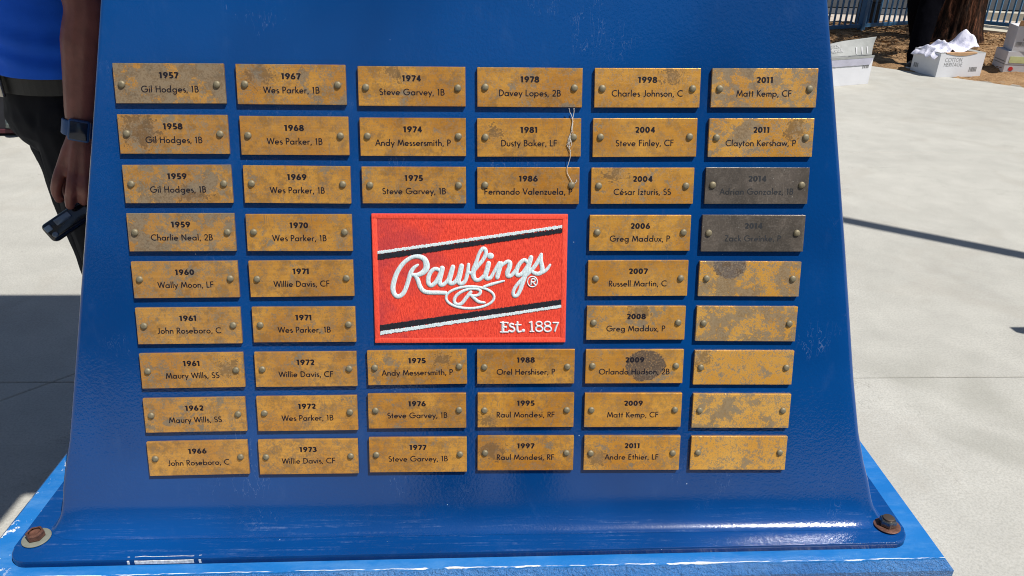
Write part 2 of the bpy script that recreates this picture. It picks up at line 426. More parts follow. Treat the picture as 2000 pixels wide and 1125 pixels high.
# mulch bed
def mulch_mat():
    n = N('pine needle mulch'); p = n.geo()
    a = n.noise(p, 2.2, 5, .65); b = n.noise(n.geo((18, 55, 30)), 1.2, 5, .7); c = n.noise(p, 60, 4, .7)
    col = n.ramp(n.math('ADD', n.math('MULTIPLY', a, .35), n.math('MULTIPLY', n.math('ADD', b, c), .33)),
                 [(.38, (.14, .075, .036)), (.52, (.38, .23, .115)), (.66, (.56, .39, .22))])
    n.set(color=col, rough=.95, spec=.15, normal=n.bump(n.math('ADD', b, c), .8, .03)); return n.m
M_MULCH = mulch_mat()
b = bmesh.new()
nx, ny = 150, 90
vs = {}
for i in range(nx + 1):
    for j in range(ny + 1):
        x = 0.5 + i * 9.5 / nx; y = 5.5 + j * 6.9 / ny
        z = -.012 + .035 * noise.noise(Vector((x * 2.1, y * 2.1, 0))) + .03 * noise.noise(Vector((x * 8, y * 8, 3)))
        # keep it just under the slab edge and gently mounded behind
        dmin = 9
        for a, c in zip(EDGE[1:], EDGE[2:]):
            n_ = (-(c[1] - a[1]), c[0] - a[0]); L = math.hypot(*n_); dd = (n_[0] * (x - a[0]) + n_[1] * (y - a[1])) / L
            dmin = max(dd, dmin) if dmin != 9 else dd
        z += min(.05, max(0, dmin) * .06) if dmin > 0 else -.06
        vs[i, j] = b.verts.new((x, y, z))
for i in range(nx):
    for j in range(ny): b.faces.new((vs[i, j], vs[i + 1, j], vs[i + 1, j + 1], vs[i, j + 1]))
# loose bark chips
for k in range(5200):
    x = random.uniform(3.6, 7.8); y = random.uniform(7.9, 12)
    if y < 9.1 - max(0, x - 4.3) * .95: continue
    z = .03 + .035 * noise.noise(Vector((x * 2.1, y * 2.1, 0))) + .02
    m = Matrix.Translation((x, y, z)) @ Euler((random.uniform(-.25, .25), random.uniform(-.25, .25), random.uniform(0, 6.3))).to_matrix().to_4x4()
    L = random.uniform(.015, .05); W_ = random.uniform(.003, .008)
    q = [b.verts.new(m @ Vector(t)) for t in ((-L, -W_, 0), (L, -W_ * .6, .004), (L * .8, W_, .012), (-L * .9, W_, .006))]
    b.faces.new(q)
mul = smooth(obj('mulch_bed', b, M_MULCH)); tag(mul, 'brown pine needle and bark mulch covering the planting bed by the fence', 'mulch', kind='stuff')

# ------------------------------------------------------------------ beyond the fence
def sheet(name, pts, z, mat):
    b = bmesh.new()
    for p in pts: b.verts.new((*p, z))
    b.faces.new(b.verts[:]); return tag(obj(name, b, mat), kind='structure')
M_PATH = concrete('pinkish path', (.50, .43, .36))
M_ASPH = simple('asphalt', (.055, .057, .062), .9, var=.25, vscale=12, bumps=(200, .4, .005))
sheet('path', [(1, 12.3), (12.5, 9.0), (40, 9.0), (40, 60), (1, 60)], -.022, M_PATH)
sheet('road', [(-10, 15.0), (9.2, 13.9), (14, 12.4), (30, 12.0), (30, 13.6), (12.5, 14.9), (9.5, 16.4), (-10, 17.4)], -.010, M_ASPH)
sheet('car_park', [(-30, 19.5), (10, 18.4), (14, 16.8), (50, 15.5), (50, 60), (-30, 60)], -.008, M_ASPH)

# ------------------------------------------------------------------ pedestal
PED_X = -.018
PC = Vector((-.01801354, .960586, .90250705))             # centre of the plaques' front plane
EU = Vector((1, 0, 0)); EV = Vector((0, .26203905, .96505727)); EW = Vector((0, -.96505727, .26203905))
TH = .005
def pan(u, v, w_=0):
    """point on the panel: u right, v up, w out of the paint"""
    return PC - EW * TH + EU * u + EV * v + EW * w_
def front_y(z):
    return (PC - EW * TH).y + .27153 * (z - (PC - EW * TH).z)

ped = empty('pedestal', Matrix.Translation((0, 0, 0)))
tag(ped, 'glossy blue painted steel pedestal with flared foot bolted to a paler blue plinth', 'pedestal')
# side edges measured on the panel: half widths against height
HL = [(.53, -.644), (.55, -.637), (.575, -.632), (.60, -.629), (.668, -.612), (.932, -.564), (1.12, -.531), (1.26, -.507), (2.0, -.40)]
HR = [(.53, .616), (.55, .609), (.575, .602), (.60, .595), (.632, .583), (.70, .567), (.933, .529), (1.115, .498), (1.27, .471), (2.0, .37)]
def lerp(tab, z):
    if z <= tab[0][0]: return tab[0][1]
    for (a, b_), (c, d) in zip(tab, tab[1:]):
        if z <= c: return b_ + (d - b_) * (z - a) / (c - a)
    return tab[-1][1]
PL_Z = .530
lv = [.5303, .5312, .5325, .5345, .5375, .5415, .5465, .5525, .559, .567, .578, .592, .62, .668, .75, .85, .95, 1.05, 1.15, 1.27, 1.5, 1.75, 2.0]
b = bmesh.new(); rows = []
for z in lv:
    xl = lerp(HL, z); xr = lerp(HR, z); yf = front_y(z); yb = 2.02 - (yf - .85)
    fl = 0
    if z < .570:                                                # the foot: the sheet bends forward into the flange
        t = (z - .53) / .040; fl = (1 - math.sqrt(max(0, 1 - (1 - t) ** 2.0)))
    xl -= fl * .010; xr += fl * .010; yb += fl * .03
    r = .008
    def corner(cx, cy, a0):
        return [(cx + r * math.cos(a0 + R(90) * k / 4), cy + r * math.sin(a0 + R(90) * k / 4)) for k in range(5)]
    NSF = 60
    def fw_(x): return fl * .024 * min(1, max(0, (x - xl) / .035)) ** .6 * min(1, max(0, (xr - x) / .035)) ** .6
    pts = corner(xl + r, yf + r, R(180))
    pts += [(xl + r + (xr - xl - 2 * r) * k / NSF,) for k in range(1, NSF)]
    pts = [(p[0], (yf if len(p) == 1 else p[1]) - fw_(p[0])) for p in pts]
    pts += corner(xr - r, yf + r, R(270)) + corner(xr - r, yb - r, 0) + corner(xl + r, yb - r, R(90))
    rows.append([b.verts.new((x, y, z)) for x, y in pts])
for a, c in zip(rows, rows[1:]):
    for i in range(len(a)): b.faces.new((a[i], a[(i + 1) % len(a)], c[(i + 1) % len(a)], c[i]))
b.faces.new(rows[-1])
body = obj('body', b, M_BLUE, ped); smooth(body)
body.data.polygons[-1].use_smooth = False

def slab_poly(corners, z0, z1, rad, bev, name, mat, parent, seg=8, bseg=3):
    """slab with rounded corners from 4 corner points (counter clockwise)"""
    b = bmesh.new(); pts = []
    n = len(corners)
    for i in range(n):
        p = Vector(corners[i]); a = (Vector(corners[i - 1]) - p).normalized(); c = (Vector(corners[(i + 1) % n]) - p).normalized()
        s = p + a * rad; ctr = s + c * rad
        for k in range(seg + 1):
            t = R(90) * k / seg
            pts.append(ctr - c * rad * math.cos(t) - a * rad * math.sin(t))
    top = [b.verts.new((p.x, p.y, z1)) for p in pts]; bot = [b.verts.new((p.x, p.y, z0)) for p in pts]
    f = b.faces.new(top); b.faces.new(bot[::-1])
    for i in range(len(pts)):
        j = (i + 1) % len(pts); b.faces.new((bot[i], bot[j], top[j], top[i]))
    bmesh.ops.bevel(b, geom=[e for e in f.edges], offset=bev, segments=bseg, affect='EDGES', profile=.5)
    bmesh.ops.recalc_face_normals(b, faces=b.faces[:])
    return smooth(obj(name, b, mat, parent), False)
plate = slab_poly([(-.6875, .8035), (.6485, .8175), (.6485, 2.06), (-.6875, 2.06)], .5183, PL_Z, .028, .003, 'base_plate', M_BLUE, ped)
smooth(plate); m = plate.modifiers.new('w', 'WEIGHTED_NORMAL')

# plinth: chamfered block
b = bmesh.new()
q0 = [(-.727, .7860), (.689, .7965), (.689, 2.10), (-.727, 2.10)]
ch = .0125
q1 = [(-.727 - ch, .7860 - ch), (.689 + ch * .8, .7965 - ch), (.689 + ch * .8, 2.10 + ch), (-.727 - ch, 2.10 + ch)]
def ringv(q, z, sub=40):
    out = []
    for i in range(4):
        a = q[i]; c = q[(i + 1) % 4]
        for k in range(sub): out.append(b.verts.new((a[0] + (c[0] - a[0]) * k / sub, a[1] + (c[1] - a[1]) * k / sub, z)))
    return out
ra = ringv(q0, .518); rb = ringv(q1, .518 - ch); rc = ringv(q1, 0.002)
b.faces.new(ra)
for a, c in ((ra, rb), (rb, rc)):
    for i in range(len(a)): b.faces.new((c[i], c[(i + 1) % len(a)], a[(i + 1) % len(a)], a[i]))
plinth = obj('plinth', b, M_PLINTH, ped)

# bolts
def bolt(x, y, mats, hexr=.0126, tilt=0, label=None, hole=True):
    e = empty('bolt', Matrix.Translation((x, y, PL_Z)) @ Matrix.Rotation(R(tilt), 4, 'X') @ Matrix.Rotation(R(17), 4, 'Z'), ped)
    if label: e['label'] = label
    w_ = bmesh.new(); lathe(w_, [(.0100, .0), (.0188, .0003), (.0198, .0016), (.0192, .0028), (.0095, .0032), (.0095, 0)], 32)
    o = smooth(obj('washer', w_, mats[0], e)); o.modifiers.new('w', 'WEIGHTED_NORMAL')
    h = bmesh.new(); n = 6
    prof = [(.0112, .003), (hexr, .0045), (hexr, .0125), (.0114, .0142), (.0095, .0145), (.0090, .0135)]
    lathe(h, prof, 6)
    obj('nut', h, mats[1], e)
    s = bmesh.new(); lathe(s, [(.0088, .004), (.0088, .0160), (.0080, .0170), (.0, .0167)] if hole else [(.0088, .004), (.0088, .0120), (.0065, .0120), (.0, .0100)], 20)
    smooth(obj('threaded_stud', s, mats[2], e)).modifiers.new('w', 'WEIGHTED_NORMAL')
    return e
bolt(-.6635, .848, (M_RUBBER, M_RUST, M_RUST), label='rusty bolt on a pale washer', hole=False)
bolt(.6240, .851, (M_RUST, M_STEEL, simple('dark worn thread', (.10, .075, .06), .45, .6)), label='grey steel nut on a rusty washer', tilt=-3)
bolt(-.6635, 2.02, (M_RUBBER, M_STEEL, M_RUST)); bolt(.624, 2.02, (M_RUST, M_STEEL, M_RUST))

# paint sticker strip left on the flange edge (peeling white remnant)
b = bmesh.new(); x = -.565
prev = None
for k in range(31):
    x = -.515 + k * .105 / 30; y = .8035 + (x + .6875) * .01048
    hgt = .0035 + .003 * noise.noise(Vector((x * 60, 0, 0)))
    a = b.verts.new((x, y - .0006, PL_Z - .0095)); c = b.verts.new((x, y - .0006, PL_Z - .0030 - abs(hgt) * .2)); d = b.verts.new((x, y + .0022 + hgt * .6, PL_Z + .0004))
    if prev and noise.noise(Vector((x * 90, 5, 0))) > -.25:
        b.faces.new((prev[0], a, c, prev[1])); b.faces.new((prev[1], c, d, prev[2]))
    prev = (a, c, d)
obj('sticker_remnant', b, simple('torn white label', (.6, .62, .63), .7, var=.4, vscale=220), ped)['label'] = 'torn white strip of label on the front edge of the base plate'

# upper block and giant glove (above the picture, they throw the shade on the left)
cap = slab_poly([(-.60, 1.20), (.56, 1.20), (.56, 1.98), (-.60, 1.98)], 2.0, 2.08, .03, .006, 'cap', M_BLUE, ped)
glove = empty('glove_sculpture', Matrix.Translation((0, 1.58, 2.08)))
tag(glove, 'giant gold painted glove sculpture lying on top of the blue pedestal', 'sculpture')
M_GOLD = simple('gold paint', (.55, .33, .06), .35, .5, bumps=(20, .3, .01))
def pill(name, a, c, r0, r1, parent, mat):
    b = bmesh.new(); pts = [Vector(a) + (Vector(c) - Vector(a)) * t / 8 for t in range(9)]
    rr = [(r0 + (r1 - r0) * t / 8) * (1 - max(0, abs(t - 4) / 4 - .55) ** 2 * 2.2) for t in range(9)]
    tube(b, pts, rr, 16, .8, (0, 0, 1)); return smooth(obj(name, b, mat, parent))
bb = bmesh.new(); box(bb, -1.30, .72, -.72, .37, .0, .34, .06, 4); smooth(obj('palm', bb, M_GOLD, glove)); bb = bmesh.new(); box(bb, -1.30, -.24, -.85, -.60, .0, .20, .04, 4); smooth(obj('shade_lobe', bb, M_GOLD, glove))  # the second box is an added lobe, shaped to lengthen the cast shade
for k, (x, L) in enumerate([(-.78, 1.0), (-.40, 1.12), (-.02, 1.15), (.34, 1.0)]):
    pill('finger', (x, -.6, .30), (x - .04, .22, .26), .15, .12, glove, M_GOLD)
pill('thumb', (.70, -.5, .25), (.98, .15, .3), .2, .15, glove, M_GOLD)

# ------------------------------------------------------------------ stroke alphabet (geometric sans)
def arc(cx, cy, rx, ry, a0, a1, n=None):
    n = n or max(4, int(abs(a1 - a0) / 18))
    return [(cx + rx * math.cos(R(a0 + (a1 - a0) * k / n)), cy + ry * math.sin(R(a0 + (a1 - a0) * k / n))) for k in range(n + 1)]
r_ = .25; X_ = .30
G = {
 'a': ([arc(.31, X_, r_, r_, 0, 360, 20), [(.575, 0), (.575, .60)]], .70),
 'b': ([arc(.33, X_, r_, r_, 0, 360, 20), [(.07, 0), (.07, 1.06)]], .65),
 'c': ([arc(.31, X_, r_, r_, 50, 310)], .50),
 'd': ([arc(.31, X_, r_, r_, 0, 360, 20), [(.575, 0), (.575, 1.06)]], .70),
 'e': ([arc(.31, X_, r_, r_, 0, 318), [(.06, X_), (.56, X_)]], .63),
 'é': ([arc(.31, X_, r_, r_, 0, 318), [(.06, X_), (.56, X_)], [(.26, .70), (.42, .92)]], .63),
 'g': ([arc(.31, X_, r_, r_, 0, 360, 20), [(.575, .60), (.575, .0)] + arc(.325, -.02, r_, .25, 0, -145)], .70),
 'h': ([[(.07, 0), (.07, 1.06)], [(.07, .34)] + arc(.27, .34, .2, .22, 180, 0) + [(.47, 0)]], .56),
 'i': ([[(.08, 0), (.08, .60)], [(.08, .76), (.08, .90)]], .19),
 'k': ([[(.07, 0), (.07, 1.06)], [(.40, .60), (.09, .28)], [(.17, .34), (.46, 0)]], .48),
 'l': ([[(.08, 0), (.08, 1.06)]], .19),
 'm': ([[(.07, 0), (.07, .60)], [(.07, .38)] + arc(.235, .38, .165, .18, 180, 0) + [(.40, 0)], [(.40, .38)] + arc(.565, .38, .165, .18, 180, 0) + [(.73, 0)]], .83),
 'n': ([[(.07, 0), (.07, .60)], [(.07, .34)] + arc(.27, .34, .2, .22, 180, 0) + [(.47, 0)]], .56),
 'o': ([arc(.31, X_, r_, r_, 0, 360, 20)], .63),
 'p': ([arc(.33, X_, r_, r_, 0, 360, 20), [(.07, -.30), (.07, .60)]], .66),
 'r': ([[(.07, 0), (.07, .60)], [(.07, .36)] + arc(.24, .37, .17, .18, 180, 55)], .35),
 's': ([arc(.20, .43, .13, .125, 45, 270, 8)[0:] + arc(.20, .17, .15, .135, 90, -140, 8)], .38),
 't': ([[(.15, 0), (.15, .86)], [(0, .555), (.30, .555)]], .33),
 'u': ([[(.07, .60), (.07, .25)] + arc(.27, .25, .2, .2, 180, 360) + [(.47, .60)]], .56),
 'v': ([[(.0, .60), (.235, .04), (.47, .60)]], .49),
 'w': ([[(.0, .60), (.20, .05), (.39, .58), (.58, .05), (.78, .60)]], .80),
 'x': ([[(.0, .60), (.42, 0)], [(.42, .60), (0, 0)]], .45),
 'y': ([[(.0, .60), (.25, .06)], [(.48, .60), (.13, -.30)]], .50),
 'z': ([[(.03, .555), (.40, .555), (.05, .045), (.43, .045)]], .46),
 'A': ([[(.02, 0), (.36, .98), (.70, 0)], [(.12, .32), (.60, .32)]], .73),
 'B': ([[(.08, 0), (.08, 1)], [(.08, .95), (.25, .95)] + arc(.25, .745, .2, .205, 90, -90) + [(.08, .54)], [(.25, .54)] + arc(.27, .295, .24, .245, 90, -90) + [(.08, .05)]], .57),
 'C': ([arc(.50, .5, .44, .45, 50, 310)], .82),
 'D': ([[(.08, 0), (.08, 1)], [(.08, .95), (.22, .95)] + arc(.24, .5, .43, .45, 90, -90) + [(.08, .05)]], .73),
 'E': ([[(.08, 0), (.08, 1)], [(.08, .95), (.48, .95)], [(.08, .52), (.46, .52)], [(.08, .05), (.48, .05)]], .55),
 'F': ([[(.08, 0), (.08, 1)], [(.08, .95), (.48, .95)], [(.08, .52), (.46, .52)]], .52),
 'G': ([arc(.50, .5, .44, .45, 48, 360), [(.50, .49), (.97, .49)]], 1.0),
 'H': ([[(.08, 0), (.08, 1)], [(.64, 0), (.64, 1)], [(.08, .53), (.64, .53)]], .74),
 'I': ([[(.08, 0), (.08, 1)]], .22),
 'J': ([[(.32, 1), (.32, .22)] + arc(.15, .22, .17, .2, 0, -120)], .42),
 'K': ([[(.08, 0), (.08, 1)], [(.52, 1), (.11, .52)], [(.16, .57), (.58, 0)]], .60),
 'L': ([[(.08, 0), (.08, 1)], [(.08, .05), (.44, .05)]], .47),
 'M': ([[(.03, 0), (.17, .97), (.45, .13), (.73, .97), (.87, 0)]], .91),
 'N': ([[(.08, 0), (.08, .97), (.66, .03), (.66, 1)]], .77),
 'O': ([arc(.50, .5, .44, .45, 0, 360, 24)], 1.0),
 'P': ([[(.08, 0), (.08, 1)], [(.08, .95), (.25, .95)] + arc(.25, .70, .23, .25, 90, -90) + [(.08, .45)]], .52),
 'R': ([[(.08, 0), (.08, 1)], [(.08, .95), (.25, .95)] + arc(.25, .71, .22, .24, 90, -90) + [(.08, .47)], [(.24, .47), (.50, 0)]], .56),
 'S': ([arc(.27, .73, .19, .22, 40, 270, 9) + arc(.27, .265, .22, .225, 90, -145, 9)], .54),
 'T': ([[(.25, 0), (.25, .95)], [(.0, .95), (.50, .95)]], .52),
 'V': ([[(.0, 1), (.33, .03), (.66, 1)]], .66),
 'W': ([[(.0, 1), (.25, .04), (.50, .97), (.75, .04), (1.0, 1)]], 1.0),
 'Z': ([[(.03, .95), (.52, .95), (.04, .05), (.55, .05)]], .58),
 '1': ([[(.08, .82), (.22, .97)], [(.22, 0), (.22, 1)]], .40),
 '2': ([arc(.28, .72, .21, .23, 165, -10, 8) + [(.44, .50), (.07, .05), (.54, .05)]], .60),
 ',': ([[(.12, .12), (.04, -.16)]], .20),
 '.': ([[(.08, 0), (.08, .12)]], .2),
 ' ': ([], .30),
}
GB = {   # heavy figures
 '0': ([arc(.31, .5, .21, .40, 0, 360, 22)], .66),
 '1': ([[(.02, .80), (.16, .90)], [(.22, 0), (.22, 1)]], .44),
 '2': ([arc(.30, .68, .20, .22, 160, -20, 8) + [(.42, .44), (.16, .10), (.58, .10)]], .64),
 '3': ([arc(.27, .70, .18, .20, 150, -90, 9), arc(.27, .29, .22, .205, 90, -150, 9)], .62),
 '4': ([[(.62, .29), (.10, .29), (.42, .92)], [(.42, 0), (.42, 1)]], .68),
 '5': ([[(.54, .90), (.20, .90), (.15, .52)] + arc(.28, .31, .22, .22, 105, -140, 9)], .62),
 '6': ([arc(.32, .31, .21, .22, 0, 360, 18), [(.13, .42), (.22, .65), (.42, .98)]], .66),
 '7': ([[(.04, .90), (.52, .90), (.20, .0)]], .58),
 '8': ([arc(.31, .73, .17, .18, 0, 360, 16), arc(.31, .29, .22, .205, 0, 360, 18)], .65),
 '9': ([arc(.32, .69, .21, .22, 0, 360, 18), [(.51, .58), (.42, .35), (.22, .02)]], .66),
}
def ribbon(bm, pts, hw, T, z):
    P = [Vector(p) for p in pts]; k = len(P)
    for i in range(1, k - 1):       # a sharp corner ends one stroke and starts the next
        d1 = P[i] - P[i - 1]; d2 = P[i + 1] - P[i]
        if d1.length > 1e-6 and d2.length > 1e-6 and d1.normalized().dot(d2.normalized()) < -.25:
            ribbon(bm, pts[:i + 1], hw, T, z); ribbon(bm, pts[i:], hw, T, z + .00001); return
    closed = (P[0] - P[-1]).length < 1e-4
    if closed: P = P[:-1]; k -= 1
    L = []; Rr = []
    for i in range(k):
        a = P[(i - 1) % k] if (closed or i > 0) else P[i]; c = P[(i + 1) % k] if (closed or i < k - 1) else P[i]
        d1 = (P[i] - a); d2 = (c - P[i])
        if d1.length < 1e-6: d1 = d2
        if d2.length < 1e-6: d2 = d1
        d1 = d1.normalized(); d2 = d2.normalized(); t = (d1 + d2)
        if t.length < .15: t = d1
        t.normalize(); n = Vector((-t.y, t.x)); c_ = max(.45, n.dot(Vector((-d1.y, d1.x))))
        L.append(bm.verts.new(T(P[i] + n * hw / c_, z))); Rr.append(bm.verts.new(T(P[i] - n * hw / c_, z)))
    for i in range(k if closed else k - 1):
        j = (i + 1) % k; bm.faces.new((Rr[i], Rr[j], L[j], L[i]))
def text_mesh(bm, s, cap, ox, oy, font, hw, track, fit=1.0, z0=.0):
    adv = sum(font[c][1] + track for c in s) - track
    x = -adv / 2; k = 0
    for c in s:
        strokes, a = font[c]
        for st in strokes:
            k += 1
            ribbon(bm, st, hw, lambda p, z, x=x: Vector((ox + (x + p.x) * cap * fit, oy + p.y * cap, z)), z0 + .00002 * (k % 4))
        x += a + track
    return adv * cap * fit

# ------------------------------------------------------------------ plaques
PQ = [(0, 0, -403.9, 267.2, 146.1, 52.2, .35), (0, 1, -403.8, 200.3, 146.6, 52.2, .17), (0, 2, -403.4, 133.2, 146.4, 52.3, .43), (0, 3, -403.5, 66.4, 146.9, 53.0, .29), (0, 4, -403.2, -.6, 146.8, 52.4, .54), (0, 5, -403.5, -67.6, 146.8, 53.2, .38), (0, 6, -403.6, -134.1, 146.9, 52.3, .56), (0, 7, -404.6, -201.7, 146.3, 52.4, .64), (0, 8, -405.0, -269.0, 146.1, 53.4, .8), (1, 0, -242.0, 267.2, 146.2, 52.5, .06), (1, 1, -240.9, 199.5, 146.6, 51.9, -.01), (1, 2, -240.5, 133.2, 146.3, 51.5, -.3), (1, 3, -240.8, 66.2, 146.6, 51.9, .11), (1, 4, -240.8, .8, 146.2, 52.2, .59), (1, 5, -240.3, -66.3, 146.3, 52.0, .15), (1, 6, -240.8, -133.1, 146.3, 52.4, .12), (1, 7, -241.8, -200.7, 146.0, 53.5, .34), (1, 8, -243.2, -268.6, 146.2, 54.6, .14), (2, 0, -79.9, 266.2, 145.2, 52.2, .09), (2, 1, -79.6, 198.8, 145.0, 51.6, .16), (2, 2, -79.4, 133.0, 144.2, 50.7, .13), (2, 6, -79.7, -131.2, 144.3, 52.0, .57), (2, 7, -80.9, -198.0, 144.0, 53.6, .04), (2, 8, -80.9, -267.1, 145.1, 54.9, -.18), (3, 0, 80.8, 266.3, 143.8, 52.2, .08), (3, 1, 80.5, 199.1, 143.8, 51.9, .37), (3, 2, 80.1, 132.9, 143.1, 50.9, .09), (3, 6, 79.2, -130.9, 143.1, 51.9, .04), (3, 7, 79.7, -198.0, 143.1, 53.3, -.21), (3, 8, 80.1, -266.1, 144.3, 54.8, -.48), (4, 0, 242.8, 267.1, 146.3, 52.4, .4), (4, 1, 241.9, 200.0, 145.8, 52.5, .59), (4, 2, 241.2, 133.4, 145.5, 50.4, .31), (4, 3, 240.3, 66.7, 145.0, 51.1, .11), (4, 4, 239.8, 1.0, 145.2, 52.0, .23), (4, 5, 239.5, -65.2, 144.8, 50.5, -.08), (4, 6, 239.8, -131.4, 145.2, 51.7, -.17), (4, 7, 240.2, -199.2, 145.8, 53.1, -.22), (4, 8, 241.0, -267.3, 145.8, 54.7, -.48), (5, 0, 405.7, 268.5, 147.8, 52.3, .37), (5, 1, 405.6, 200.9, 148.3, 52.7, .45), (5, 2, 404.6, 134.2, 148.2, 51.0, .2), (5, 3, 403.7, 66.5, 149.0, 52.6, 0), (5, 4, 403.1, -.1, 148.8, 51.3, -.32), (5, 5, 403.0, -67.1, 149.3, 52.4, -.49), (5, 6, 403.1, -134.0, 148.9, 52.4, -.42), (5, 7, 404.1, -201.7, 148.2, 53.6, -.6), (5, 8, 404.3, -269.2, 147.2, 53.9, -.57)]
